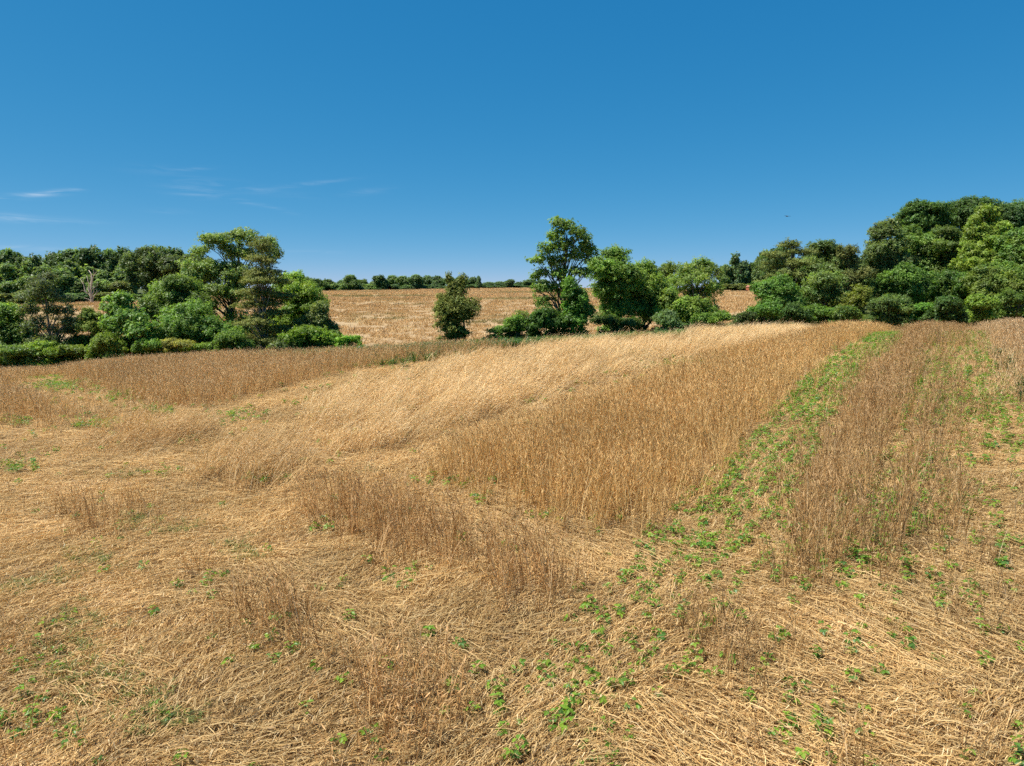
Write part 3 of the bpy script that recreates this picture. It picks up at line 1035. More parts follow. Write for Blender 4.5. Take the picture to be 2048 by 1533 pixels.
def tree(name, label, cat, Y, lobes_px, base_px, col, leaf=0.17, rc=0.55, cover=1.0, style='broad', group=None, barkm=None, trunk_r=None,
         trunk_top=None, seed=None, stems=None, woodname='trunk', crownname='crown', skirt=True, extra_limbs=True, aspect=0.62):
    """lobes given as (px, py, rx, ry) of the photograph, turned into a solid crown at distance Y"""
    global NLEAF
    rng = np.random.default_rng(seed if seed is not None else abs(hash((round(base_px), round(Y * 10)))) % 99991)
    b = at(base_px, HOR, Y)
    bz = tz(b.x, b.y)
    root = bpy.data.objects.new(name, None)
    root.empty_display_size = 0.5
    COL.objects.link(root)
    root.location = (b.x, b.y, bz)
    ls = []
    for (px, py, rx, ry) in lobes_px:
        k = Y / FPX
        ry_d = 0.5 * (rx + ry) * k * 1.05
        dy = rng.uniform(-0.45, 0.45) * rx * k if len(lobes_px) > 1 else 0
        p = at(px, py, Y + dy)
        ls.append((p.x - b.x, p.y - b.y, p.z - bz, rx * k, ry_d, ry * k))
    if style == 'broad' and len(ls) > 2:       # the lobes grow together
        for _ in range(max(2, len(ls) // 2)):
            a, c = rng.choice(len(lobes_px), 2, replace=False)
            ls.append(tuple(0.5 * (ls[a][q] + ls[c][q]) * (1.0 if q < 3 else 0.95) for q in range(6)))
    if skirt:                                  # undergrowth round the foot
        xs = [l[0] for l in ls]
        lo = min(l[2] - l[5] for l in ls)
        w0 = 0.5 * (max(xs) - min(xs)) + 0.6
        xm = 0.5 * (max(xs) + min(xs))
        for q in range(3):
            ls.append((xm + (q - 1) * w0 * 0.75 + rng.normal(0, .2), rng.normal(0, .4), max(0.5, lo * 0.35), w0 * 0.5, w0 * 0.45, max(0.6, lo * 0.7)))
    P, Nn, C, S = crown_arrays(ls, col, leaf * LEAF_SCALE, rc * RC_SCALE, cover * COVER_SCALE, rng, style)
    ok = P[:, 2] > 0.03
    P, Nn, C, S = P[ok], Nn[ok], C[ok], S[ok]
    NLEAF += len(P)
    C = C * LEAF_GAIN
    cm = leaf_mesh(crownname, P, Nn, C, S, M_NEEDLE if style in ('layer', 'cedar') else M_LEAF, rng, aspect)
    obj(crownname, cm, root)
    htop = max(l[2] + l[5] for l in ls)
    tr = trunk_r or 0.028 * htop
    bm = barkm or M_BARK
    if stems is None:
        tp = trunk_top
        if tp is None:
            top = max(ls, key=lambda l: l[2])
            tp = Vector((top[0], top[1], top[2] + top[5] * 0.3))
        else:
            q = at(tp[0], tp[1], Y)
            tp = Vector((q.x - b.x, 0, q.z - bz))
        limbs = [Vector(l[:3]) for l in ls]
        if extra_limbs:
            for l in ls:
                for _ in range(2):
                    uu = rng.normal(size=3)
                    uu /= np.linalg.norm(uu)
                    limbs.append(Vector((l[0] + uu[0] * l[3] * 0.8, l[1] + uu[1] * l[4] * 0.8, l[2] + abs(uu[2]) * l[5] * 0.7)))
        obj(woodname, wood_mesh(woodname, tr, (0, 0, -0.3), tp, limbs, bm, rng), root)
    else:
        for (sx, topx, topy) in stems:
            s0 = at(sx, HOR, Y)
            q = at(topx, topy, Y)
            lim = [Vector(l[:3]) for l in ls if rng.random() < 0.6]
            obj(woodname, wood_mesh(woodname, tr, (s0.x - b.x, rng.uniform(-.3, .3), -0.3), (q.x - b.x, rng.uniform(-.3, .3), q.z - bz), lim, bm, rng), root)
    return tag(root, label, cat, group)


def shrub(label, Y, lobes, base, col, seed, leaf=0.15, rc=0.4, cover=1.0, style='broad', group='shrubs along the field edge', name='shrub', cat='shrub'):
    px = base
    ytop = min(l[1] for l in lobes)
    return tree(name, label, cat, Y, lobes, base, col, leaf, rc, cover, style, group, None, 0.05, None, seed,
                stems=[(px - 8, px - 12, ytop), (px + 3, px + 2, ytop), (px + 12, px + 18, ytop + 4)], woodname='stem', crownname='foliage')


# ---- left clump
tree('broadleaf_tree', 'leafy green tree cut by the left edge, just behind the field', 'tree', 66,
     [(8, 642, 42, 28), (42, 680, 42, 26), (-5, 688, 45, 30), (-40, 650, 45, 40)], 20, G_MID, seed=1, leaf=0.18)
tree('broadleaf_tree', 'dark grey-green open tree with thin trunk near the left edge', 'tree', 64,
     [(86, 570, 34, 20), (92, 590, 40, 20), (62, 622, 22, 12), (118, 622, 26, 14), (72, 655, 32, 18), (126, 662, 34, 18), (100, 684, 34, 14), (143, 648, 24, 14)], 97, G_GREY,
     leaf=0.16, rc=0.42, cover=0.72, style='airy', seed=2, trunk_top=(88, 575), trunk_r=0.16, barkm=M_BARK_PALE)
shrub('olive green bushy cedar right of the dark open tree', 65, [(186, 655, 26, 26), (178, 632, 9, 16), (205, 684, 38, 20), (168, 690, 30, 18)], 186, (0.075, 0.105, 0.022), 3, style='cedar', rc=0.35)
tree('broadleaf_tree', 'bright broad-leaved small tree left of the rounded dark tree', 'tree', 63,
     [(240, 602, 24, 15), (232, 622, 22, 14), (252, 632, 36, 26), (262, 664, 46, 32), (258, 694, 44, 16)], 258, (0.072, 0.122, 0.036), leaf=0.24, rc=0.42, cover=0.95, seed=4)
tree('broadleaf_tree', 'rounded dark green tree behind the low bright mound', 'tree', 70,
     [(345, 592, 54, 32), (318, 632, 36, 34), (385, 618, 40, 28), (352, 576, 34, 18)], 345, (0.068, 0.105, 0.03), leaf=0.16, seed=5)
tree('broadleaf_tree', 'mid green mounded tree in front of the tall olive tree', 'tree', 65,
     [(372, 640, 56, 30), (352, 676, 62, 24), (430, 676, 44, 26), (400, 660, 50, 28)], 380, (0.066, 0.115, 0.03), leaf=0.17, seed=6)
shrub('small yellowish shrub at the foot of the green mound', 61, [(354, 690, 30, 9), (335, 694, 22, 7)], 352, (0.13, 0.135, 0.045), 7, leaf=0.1, rc=0.25, cover=0.8)
tree('broadleaf_tree', 'tall pale olive tree with layered spreading crown behind the pine', 'tree', 76,
     [(432, 486, 40, 17), (480, 484, 48, 20), (530, 496, 28, 18), (405, 506, 22, 12), (470, 508, 46, 14), (404, 545, 38, 26), (446, 552, 44, 26), (488, 560, 40, 28), (430, 588, 46, 20),
      (412, 612, 26, 14), (392, 560, 26, 22), (470, 590, 40, 20), (552, 510, 14, 14)], 448, (0.098, 0.138, 0.052), leaf=0.2, rc=0.5, cover=0.82, style='airy', seed=8, trunk_r=0.26)
tree('pine_tree', 'tall olive-brown pine with bare grey trunk and tiered branches', 'pine tree', 66,
     [(527, 502, 22, 20), (521, 524, 34, 14), (518, 546, 46, 13), (536, 566, 54, 12), (510, 584, 44, 12), (545, 596, 46, 12), (505, 612, 34, 10), (540, 630, 48, 10),
      (510, 646, 44, 9), (548, 662, 40, 9), (502, 676, 34, 9), (552, 684, 36, 8), (520, 560, 40, 12), (530, 610, 36, 12)], 523, (0.085, 0.098, 0.032), leaf=0.2, rc=0.42, cover=0.85,
     style='layer', seed=9, trunk_top=(524, 490), trunk_r=0.17, barkm=M_BARK_PALE, aspect=0.3)
tree('broadleaf_tree', 'yellow-green leafy tree behind the pine on its right', 'tree', 71,
     [(585, 572, 34, 24), (608, 606, 40, 30), (588, 640, 44, 34), (632, 628, 24, 24), (600, 590, 30, 20)], 600, G_BRIGHT, seed=10, leaf=0.18)
tree('broadleaf_tree', 'dull green small tree at the right end of the left clump', 'tree', 67,
     [(640, 628, 20, 22), (630, 655, 34, 24), (655, 664, 24, 18)], 640, (0.08, 0.105, 0.04), leaf=0.15, rc=0.4, cover=0.85, seed=11)
shrub('bright green mounded bush right of the pine trunk', 62, [(618, 674, 40, 18), (596, 684, 24, 12), (660, 680, 20, 12)], 620, (0.085, 0.135, 0.024), 12)
shrub('low round green bush alone at the end of the left clump', 61, [(700, 681, 20, 8), (682, 683, 14, 7)], 698, (0.085, 0.15, 0.024), 13, leaf=0.12, rc=0.28)
shrub('low dark bush between the two green bushes', 63, [(668, 676, 14, 12)], 668, (0.05, 0.08, 0.022), 14, leaf=0.12, rc=0.28)
for i, (x_, y_, rx_, ry_, c_, lb) in enumerate([
        (18, 702, 44, 12, G_MID, 'low leafy green bush in front at the left edge'),
        (82, 705, 40, 11, G_BRIGHT, 'low bright bush under the dark open tree'),
        (140, 700, 36, 12, (0.09, 0.125, 0.03), 'low yellow-green bush left of the olive cedar'),
        (212, 698, 34, 12, (0.085, 0.125, 0.028), 'low yellow-green bush below the olive cedar'),
        (300, 696, 34, 12, (0.07, 0.125, 0.03), 'low green bush left of the yellowish shrub'),
        (408, 694, 36, 11, G_BRIGHT, 'low bright bush right of the yellowish shrub'),
        (462, 690, 34, 13, G_MID, 'low green bush left of the pine trunk'),
        (575, 690, 34, 9, (0.06, 0.085, 0.03), 'low dull bush just right of the pine trunk')]):
    hk = (0.9, 1.5, 0.8, 1.7, 1.2, 0.7, 1.6, 1.0)[i]
    shrub(lb, 60.5 + (i % 3) * 0.8, [(x_, y_ - ry_ * (hk - 1), rx_ * 0.8, ry_ * hk), (x_ + rx_ * 0.6, y_ + 3, rx_ * 0.6, ry_ * 0.8), (x_ - rx_ * 0.6, y_ + 2, rx_ * 0.45, ry_ * hk * 0.6)], x_, tuple(v * 0.95 for v in c_), 30 + i, leaf=0.13, rc=0.3)

# ---- the lone cedar and the middle clump
cw = tree('cedar_tree', 'lone oval olive cedar standing before the far hillside field', 'cedar tree', 60,
          [(912, 578, 20, 18), (907, 600, 34, 20), (918, 616, 40, 22), (893, 626, 30, 18), (922, 642, 34, 18), (896, 648, 26, 14), (908, 660, 26, 10), (882, 620, 16, 8), (897, 561, 5, 12), (927, 562, 7, 12), (904, 674, 24, 10), (926, 668, 18, 9)], 908,
          G_CEDAR, leaf=0.17, rc=0.34, cover=0.92, style='cedar', seed=20, skirt=False, stems=[(895, 897, 552), (908, 912, 560), (929, 927, 556)], trunk_r=0.11, aspect=0.4)
shrub('sprawling green bush between the lone cedar and the tall tree', 60, [(1030, 648, 28, 14), (998, 662, 22, 7), (1052, 655, 24, 12)], 1030, (0.06, 0.105, 0.024), 21, leaf=0.14, rc=0.3)
shrub('thin wispy sapling above the sprawling bush', 61, [(1042, 632, 17, 10)], 1042, (0.1, 0.12, 0.045), 22, leaf=0.1, rc=0.22, cover=0.35)
tree('broadleaf_tree', 'tall open tree with sky showing through its crown, tallest in the middle', 'tree', 62,
     [(1130, 456, 26, 18), (1108, 478, 20, 16), (1152, 472, 22, 16), (1092, 502, 20, 14), (1130, 498, 26, 16), (1174, 494, 18, 16), (1078, 524, 22, 14), (1112, 526, 24, 16), (1158, 518, 26, 16),
      (1084, 552, 22, 15), (1118, 552, 22, 14), (1164, 548, 20, 13), (1078, 580, 18, 14), (1106, 584, 24, 16), (1090, 606, 22, 14), (1186, 508, 10, 9)], 1129, (0.078, 0.125, 0.034),
     leaf=0.2, rc=0.42, cover=0.66, style='airy', seed=23, skirt=False, trunk_top=(1134, 470), trunk_r=0.2)
tree('vine_covered_tree', 'vine covered stump-like column of green around the tall tree trunk', 'tree', 61.3,
     [(1148, 588, 24, 24), (1160, 612, 26, 26), (1150, 640, 32, 22), (1138, 570, 12, 16)], 1152, (0.06, 0.12, 0.026), leaf=0.17, rc=0.4, seed=24)
shrub('dark green bush at the foot of the tall open tree', 60.5, [(1098, 638, 34, 18), (1076, 650, 30, 14), (1125, 648, 28, 14)], 1100, (0.04, 0.078, 0.02), 25)
tree('broadleaf_tree', 'bright topped round tree right of the tall open tree', 'tree', 68,
     [(1232, 515, 30, 16), (1212, 545, 38, 26), (1246, 552, 34, 24), (1226, 588, 46, 28), (1236, 626, 40, 26)], 1232, (0.082, 0.135, 0.034), seed=26)
tree('broadleaf_tree', 'round mid green tree in the centre of the middle clump', 'tree', 70,
     [(1280, 552, 30, 22), (1302, 580, 38, 28), (1276, 606, 40, 30), (1312, 628, 36, 26)], 1292, (0.078, 0.12, 0.03), seed=27)
tree('broadleaf_tree', 'airy light green tree at right end of the middle clump', 'tree', 73,
     [(1364, 540, 30, 16), (1398, 534, 26, 14), (1425, 548, 24, 20), (1385, 560, 38, 20), (1432, 580, 22, 18), (1350, 574, 28, 22), (1400, 590, 34, 20)], 1388, (0.098, 0.14, 0.042),
     seed=28, style='airy', cover=0.85, barkm=M_BARK_PALE)
tree('broadleaf_tree', 'low green tree under the airy light green one', 'tree', 68,
     [(1356, 622, 36, 24), (1400, 622, 38, 22), (1372, 642, 50, 16), (1340, 600, 20, 18)], 1376, (0.085, 0.128, 0.03), seed=29)
shrub('dark shaded bush under the bright topped round tree', 64, [(1215, 646, 30, 14), (1255, 650, 28, 11)], 1232, (0.038, 0.065, 0.02), 40)
shrub('grey-green feathery bush in the middle clump', 64, [(1330, 640, 24, 14), (1350, 650, 26, 9)], 1335, (0.07, 0.11, 0.05), 41)
shrub('low green bush at the right foot of the middle clump', 66, [(1440, 636, 30, 10), (1412, 640, 30, 11)], 1432, (0.07, 0.12, 0.026), 42)
shrub('low dark bush in the gap before the right wood', 68, [(1482, 636, 18, 6), (1500, 634, 16, 8)], 1488, (0.035, 0.055, 0.02), 43)

# ---- the right-hand wood
tree('pine_tree', 'leaning brownish pine with flat tiers at the left end of the right wood', 'pine tree', 80,
     [(1582, 492, 26, 11), (1600, 506, 30, 10), (1558, 514, 26, 9), (1545, 532, 24, 9), (1592, 530, 36, 12), (1570, 552, 38, 12), (1606, 560, 30, 12), (1548, 565, 28, 10)], 1588, (0.078, 0.098, 0.032),
     leaf=0.22, rc=0.46, cover=0.85, style='layer', seed=50, trunk_top=(1586, 490), trunk_r=0.2, barkm=M_BARK_PALE, aspect=0.34)
tree('broadleaf_tree', 'dark green low tree at the left corner of the right wood', 'tree', 76,
     [(1535, 592, 34, 26), (1560, 584, 30, 26), (1530, 622, 26, 20), (1572, 612, 32, 26)], 1545, (0.055, 0.105, 0.026), seed=51, leaf=0.19)
tree('broadleaf_tree', 'round topped tree just right of the leaning brownish pine', 'tree', 84,
     [(1645, 502, 34, 16), (1655, 530, 44, 24), (1630, 548, 34, 22), (1670, 560, 38, 24)], 1648, (0.064, 0.096, 0.034), seed=52, leaf=0.2)
tree('cedar_tree', 'dark olive cedar with ragged tip in the right wood', 'cedar tree', 82,
     [(1696, 506, 18, 16), (1698, 530, 28, 20), (1704, 560, 34, 26), (1712, 594, 34, 24)], 1700, (0.07, 0.082, 0.03), leaf=0.22, rc=0.42, style='cedar', seed=53, aspect=0.4)
tree('broadleaf_tree', 'feathery green tree before the round topped tree', 'tree', 76,
     [(1655, 578, 44, 24), (1630, 596, 36, 24), (1680, 604, 34, 24), (1650, 556, 26, 14)], 1655, (0.08, 0.115, 0.042), seed=54, style='airy', barkm=M_BARK_PALE)
tree('broadleaf_tree', 'olive bush-like tree at the edge of the right wood', 'tree', 73,
     [(1700, 610, 26, 24), (1716, 598, 20, 22)], 1704, (0.09, 0.11, 0.024), seed=55)
for i, (x_, y_, rx_, ry_, c_, lb) in enumerate([
        (1528, 622, 30, 16, (0.06, 0.12, 0.03), 'leafy bush at the left corner of the right wood'),
        (1590, 632, 30, 10, G_DARK, 'low dark bush below the leaning brownish pine'),
        (1636, 624, 36, 14, (0.068, 0.12, 0.026), 'wide green bush below the feathery tree'),
        (1690, 630, 26, 9, G_MID, 'low green bush left of the big rounded bush'),
        (1778, 612, 40, 20, (0.068, 0.105, 0.036), 'big rounded bush at the foot of the right wood'),
        (1845, 616, 30, 11, (0.062, 0.125, 0.03), 'low bright bush at the top of the green bean strip'),
        (1895, 614, 26, 12, G_DARK, 'low dark bush above the standing strips'),
        (1962, 608, 28, 12, G_BRIGHT, 'low bright bush right of the standing strips'),
        (2022, 600, 30, 14, G_MID, 'green bush near the right edge of the field')]):
    hk = (1.0, 1.5, 0.9, 1.6, 1.0, 0.8, 1.6, 1.3, 1.1)[i]
    shrub(lb, 70 + (i % 3), [(x_, y_ - ry_ * (hk - 1), rx_ * 0.8, ry_ * hk), (x_ + rx_ * 0.6, y_ + 3, rx_ * 0.6, ry_ * 0.75), (x_ - rx_ * 0.6, y_ + 2, rx_ * 0.45, ry_ * hk * 0.6)], x_, tuple(v * 0.92 for v in c_), 60 + i, leaf=0.17, rc=0.36)
tree('broadleaf_tree', 'grey-green oak on the left shoulder of the big right wood', 'oak tree', 88,
     [(1762, 474, 26, 20), (1782, 462, 22, 18), (1772, 508, 40, 26), (1752, 540, 32, 26), (1792, 546, 40, 30)], 1772, (0.068, 0.094, 0.038), seed=70, leaf=0.22, rc=0.6)
tree('broadleaf_tree', 'dark domed tree at the top left of the big right wood', 'tree', 108,
     [(1850, 424, 38, 18), (1822, 444, 34, 22), (1872, 446, 40, 22), (1845, 470, 50, 26)], 1848, G_DARK, seed=71, leaf=0.26, rc=0.7)
tree('broadleaf_tree', 'broad dark domed tree on the skyline of the right wood', 'tree', 110,
     [(1918, 420, 38, 16), (1955, 418, 40, 16), (1938, 444, 52, 24), (1990, 430, 34, 18)], 1940, (0.04, 0.072, 0.025), seed=72, leaf=0.26, rc=0.7)
tree('broadleaf_tree', 'dark tree on the skyline at the right edge', 'tree', 108,
     [(2020, 436, 36, 20), (2060, 424, 36, 22), (2040, 466, 50, 26), (2090, 450, 40, 40)], 2040, G_BLUE, seed=73, leaf=0.26, rc=0.7)
tree('broadleaf_tree', 'green tree below the dark dome, left part of the right wood', 'tree', 96,
     [(1812, 486, 34, 22), (1840, 498, 40, 26), (1816, 530, 42, 30), (1852, 540, 40, 30)], 1830, (0.066, 0.108, 0.03), seed=74, leaf=0.22, rc=0.6)
tree('broadleaf_tree', 'brownish green tree in the middle of the right wood', 'tree', 94,
     [(1892, 474, 30, 20), (1900, 502, 40, 26), (1886, 536, 38, 30), (1916, 548, 36, 30)], 1898, (0.066, 0.098, 0.032), seed=75, leaf=0.22, rc=0.6)
tree('broadleaf_tree', 'tall yellow-green tree standing out of the right wood', 'tree', 88,
     [(1968, 434, 24, 18), (1950, 456, 24, 18), (1984, 462, 24, 20), (1966, 488, 34, 24), (1948, 522, 34, 26), (1984, 528, 34, 28)], 1966, (0.1, 0.142, 0.032), seed=76, leaf=0.22, rc=0.55)
tree('broadleaf_tree', 'leafy green tree at the right edge before the dark skyline tree', 'tree', 84,
     [(2030, 492, 28, 26), (2048, 530, 38, 36), (2018, 552, 32, 30), (2070, 500, 36, 40), (2080, 570, 40, 40)], 2040, (0.072, 0.118, 0.034), seed=77, leaf=0.22, rc=0.55)
tree('broadleaf_tree', 'dense green tree low in the right wood above the big rounded bush', 'tree', 80,
     [(1800, 566, 36, 26), (1836, 576, 38, 28), (1812, 596, 42, 22), (1770, 580, 30, 22)], 1810, (0.058, 0.105, 0.028), seed=78, leaf=0.2)
tree('broadleaf_tree', 'dark hollow-centred tree above the standing strips', 'tree', 82,
     [(1880, 572, 34, 24), (1918, 576, 30, 26), (1896, 598, 36, 20)], 1896, (0.05, 0.092, 0.026), seed=79, leaf=0.2)
tree('broadleaf_tree', 'yellowish vine draped tree low at the right', 'tree', 78,
     [(1960, 562, 30, 24), (1992, 572, 32, 28), (1972, 594, 36, 18)], 1975, (0.078, 0.112, 0.03), seed=80, leaf=0.19)
tree('broadleaf_tree', 'olive-yellow tree at the foot of the right edge', 'tree', 76,
     [(2030, 572, 28, 26), (2050, 592, 34, 20), (2085, 590, 34, 24)], 2044, (0.082, 0.116, 0.03), seed=81, leaf=0.19)
print('leaves so far', NLEAF)

# ---- dead tree before the left wood
dr = bpy.data.objects.new('dead_tree', None)
COL.objects.link(dr)
YD = 138
b = at(184, HOR, YD)
bz = tz(b.x, b.y)
dr.location = (b.x, b.y, bz)


def dead_limb(name, pts, r0, r1):
    V, Fc = [], []
    pp = []
    for k, (px, py) in enumerate(pts):
        q = at(px, py, YD)
        pp.append(Vector((q.x - b.x, 0.25 * math.sin(k * 2.3 + px), q.z - bz)))
    tube(V, Fc, pp, list(np.linspace(r0, r1, len(pp))), 7)
    obj(name, new_mesh(name, np.array([tuple(v) for v in V]), Fc, M_DEAD, smooth=True), dr)


dead_limb('trunk', [(184, 612), (183, 598), (181, 585), (182, 570), (185, 558), (183, 548), (176, 541)], 0.3, 0.05)
for lp, r0 in (([(182, 592), (178, 578), (178, 568), (175, 560)], 0.17), ([(183, 594), (172, 584), (166, 570), (159, 557)], 0.14), ([(183, 592), (187, 580), (188, 572)], 0.13),
               ([(185, 598), (191, 590), (198, 580)], 0.12), ([(183, 603), (175, 599), (169, 596)], 0.1), ([(184, 558), (187, 548), (187, 540)], 0.08), ([(166, 570), (167, 562), (170, 556)], 0.06),
               ([(182, 572), (177, 564), (172, 551)], 0.06), ([(191, 590), (193, 582), (192, 576)], 0.05), ([(178, 570), (181, 560), (180, 553)], 0.06), ([(172, 584), (165, 581), (160, 583)], 0.05),
               ([(184, 556), (190, 550), (193, 543)], 0.05), ([(187, 578), (194, 570), (196, 563)], 0.05)):
    dead_limb('branch', lp, r0, 0.02)
tag(dr, 'bare bleached dead tree standing before the left wood', 'dead tree')


# ------------------------------------------------------------------ far woods: shared crowns, one thing per tree
def far_proto(seed, shape):
    rng = np.random.default_rng(seed)
    lobes = []
    if shape == 'round':
        for k in range(7):
            a = rng.uniform(0, 6.28)
            lobes.append((0.26 * math.cos(a) * rng.random(), 0.26 * math.sin(a) * rng.random(), rng.uniform(0.42, 0.8), rng.uniform(0.17, 0.25), rng.uniform(0.17, 0.25), rng.uniform(0.13, 0.2)))
        lobes.append((0, 0, 0.3, 0.26, 0.26, 0.2))
        lobes.append((0, 0, 0.86, 0.18, 0.18, 0.13))
    elif shape == 'tall':
        for k in range(7):
            a = rng.uniform(0, 6.28)
            lobes.append((0.14 * math.cos(a), 0.14 * math.sin(a), 0.28 + 0.1 * k, 0.17 - 0.012 * k, 0.17 - 0.012 * k, 0.11))
    else:                                   # conifer
        for k in range(6):
            lobes.append((rng.normal(0, .02), rng.normal(0, .02), 0.25 + 0.13 * k, 0.21 - 0.03 * k, 0.21 - 0.03 * k, 0.085))
    P, Nn, C, S = crown_arrays(lobes, (1, 1, 1), 0.04, 0.06, 0.42, rng, 'broad')
    return P, Nn, C, S, lobes


PROTO = {}
for sh in ('round', 'tall', 'cone'):
    PROTO[sh] = [far_proto(900 + 10 * k + len(sh), sh) for k in range(3)]
FAR_MESH = {}


def far_mesh(sh, k, cname, col):
    key = (sh, k, cname)
    if key not in FAR_MESH:
        P, Nn, C, S, lobes = PROTO[sh][k]
        rng = np.random.default_rng(5)
        cm = leaf_mesh('crown', P, Nn, C * np.array(col) * LEAF_GAIN, S, M_LEAF, rng)
        tm = wood_mesh('trunk', 0.022, (0, 0, -0.03), (0, 0, 0.8), [Vector(l[:3]) for l in lobes], M_BARK, rng, 0.01)
        FAR_MESH[key] = (cm, tm)
    return FAR_MESH[key]


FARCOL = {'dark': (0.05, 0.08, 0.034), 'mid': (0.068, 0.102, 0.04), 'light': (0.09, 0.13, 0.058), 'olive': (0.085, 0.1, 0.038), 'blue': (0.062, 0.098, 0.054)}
_fr = random.Random(4)


def far_tree(name, label, cat, group, px, top, width, Y, cname, sh='round', base=None):
    b = at(px, HOR, Y)
    bz = tz(b.x, b.y) if base is None else at(px, base, Y).z
    h = (at(px, top, Y).z - bz)
    w = width * Y / FPX
    cm, tm = far_mesh(sh, _fr.randrange(3), cname, FARCOL[cname])
    root = bpy.data.objects.new(name, None)
    COL.objects.link(root)
    root.location = (b.x, b.y, bz)
    root.rotation_euler = (0, 0, _fr.uniform(0, 6.28))
    nat = {'round': 0.62, 'tall': 0.46, 'cone': 0.4}[sh]
    root.scale = (w / nat, w / nat, h)
    obj('crown', cm, root)
    obj('trunk', tm, root)
    return tag(root, label, cat, group)


_ONES = ['', 'first', 'second', 'third', 'fourth', 'fifth', 'sixth', 'seventh', 'eighth', 'ninth', 'tenth', 'eleventh', 'twelfth', 'thirteenth', 'fourteenth', 'fifteenth',
         'sixteenth', 'seventeenth', 'eighteenth', 'nineteenth']
_TENS = {2: ('twentieth', 'twenty'), 3: ('thirtieth', 'thirty'), 4: ('fortieth', 'forty'), 5: ('fiftieth', 'fifty'), 6: ('sixtieth', 'sixty'), 7: ('seventieth', 'seventy'), 8: ('eightieth', 'eighty'), 9: ('ninetieth', 'ninety')}
ORD = [_ONES[n] if n < 20 else (_TENS[n // 10][0] if n % 10 == 0 else _TENS[n // 10][1] + '-' + _ONES[n % 10]) for n in range(1, 100)]
# the left wood: back row on the skyline, middle row, front row
back = [(-25, 512, 70, 'dark'), (22, 508, 62, 'dark'), (72, 518, 54, 'dark'), (112, 512, 56, 'dark'), (150, 504, 58, 'dark'), (186, 502, 62, 'dark'), (222, 508, 56, 'dark'), (256, 504, 54, 'dark'), (322, 498, 60, 'dark'), (358, 504, 60, 'dark'), (392, 512, 60, 'dark')]
for i, (px, tp, w, c) in enumerate(sorted(back)):
    far_tree('broadleaf_tree', 'dark tree on the skyline of the left wood, %s from the left edge' % ORD[i], 'tree', 'trees of the left wood', px, tp, w, 210, c)
mid = [(0, 540, 60, 'light'), (38, 532, 54, 'light'), (75, 530, 50, 'light'), (104, 534, 50, 'mid'), (133, 528, 44, 'mid'), (165, 536, 46, 'mid'), (196, 538, 46, 'light'), (230, 540, 50, 'light'), (256, 545, 40, 'blue')]
for i, (px, tp, w, c) in enumerate(sorted(mid)):
    far_tree('broadleaf_tree', 'paler tree in the middle row of the left wood, %s from the left edge' % ORD[i], 'tree', 'trees of the left wood', px, tp, w, 186, c, 'tall')
front = [(-12, 575, 54, 'olive'), (26, 568, 56, 'mid'), (60, 556, 50, 'mid'), (120, 544, 56, 'mid'), (150, 560, 44, 'mid'), (205, 562, 46, 'light'), (236, 566, 44, 'olive')]
for i, (px, tp, w, c) in enumerate(sorted(front)):
    far_tree('broadleaf_tree', 'small tree at the field edge of the left wood, %s from the left' % ORD[i], 'tree', 'trees of the left wood', px, tp, w, 160, c)
tree('broadleaf_tree', 'big dark oak rising highest in the left wood', 'oak tree', 165,
     [(292, 514, 26, 15), (276, 532, 26, 20), (310, 532, 26, 20), (288, 556, 30, 20), (312, 570, 26, 20), (270, 560, 18, 16), (340, 540, 30, 24), (362, 560, 28, 24), (376, 530, 22, 20)], 300, (0.052, 0.076, 0.03), leaf=0.42, rc=1.05, seed=90)
# shrubs along the foot of the left wood
for i, (px, tp, w, c) in enumerate([(10, 590, 50, 'olive'), (48, 584, 40, 'olive'), (140, 588, 40, 'blue'), (165, 588, 30, 'blue'), (212, 586, 36, 'olive'), (245, 588, 34, 'mid'), (280, 590, 40, 'dark'), (330, 588, 46, 'dark'), (375, 585, 50, 'dark')]):
    far_tree('shrub', 'scrubby bush along the foot of the left wood, %s from the left' % ORD[i], 'shrub', 'scrub at the foot of the left wood', px, tp, w, 152, c)

# the far tree line behind the hillside field
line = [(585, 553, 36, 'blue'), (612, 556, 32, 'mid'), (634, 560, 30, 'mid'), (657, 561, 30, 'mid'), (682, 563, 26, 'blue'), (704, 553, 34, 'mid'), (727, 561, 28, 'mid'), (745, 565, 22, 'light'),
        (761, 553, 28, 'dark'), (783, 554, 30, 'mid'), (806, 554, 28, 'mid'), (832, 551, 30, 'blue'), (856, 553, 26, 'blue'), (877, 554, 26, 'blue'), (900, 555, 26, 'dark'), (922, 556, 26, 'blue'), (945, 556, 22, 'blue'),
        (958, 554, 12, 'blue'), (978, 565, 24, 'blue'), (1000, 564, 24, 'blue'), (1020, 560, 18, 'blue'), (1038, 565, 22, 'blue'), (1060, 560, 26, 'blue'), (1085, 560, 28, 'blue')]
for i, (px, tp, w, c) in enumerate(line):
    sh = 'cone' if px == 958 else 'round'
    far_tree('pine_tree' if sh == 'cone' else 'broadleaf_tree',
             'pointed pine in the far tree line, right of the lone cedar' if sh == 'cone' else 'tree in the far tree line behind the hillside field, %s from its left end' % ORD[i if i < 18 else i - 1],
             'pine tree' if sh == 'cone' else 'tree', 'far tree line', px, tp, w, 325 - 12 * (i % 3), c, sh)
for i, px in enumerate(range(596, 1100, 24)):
    far_tree('shrub', 'hedge bush under the far tree line, %s from its left end' % ORD[i], 'shrub', 'hedge bushes under the far tree line', px, 569 + (i * 7) % 5, 34, 306, ('light', 'mid', 'blue')[i % 3] if px < 760 else 'blue')
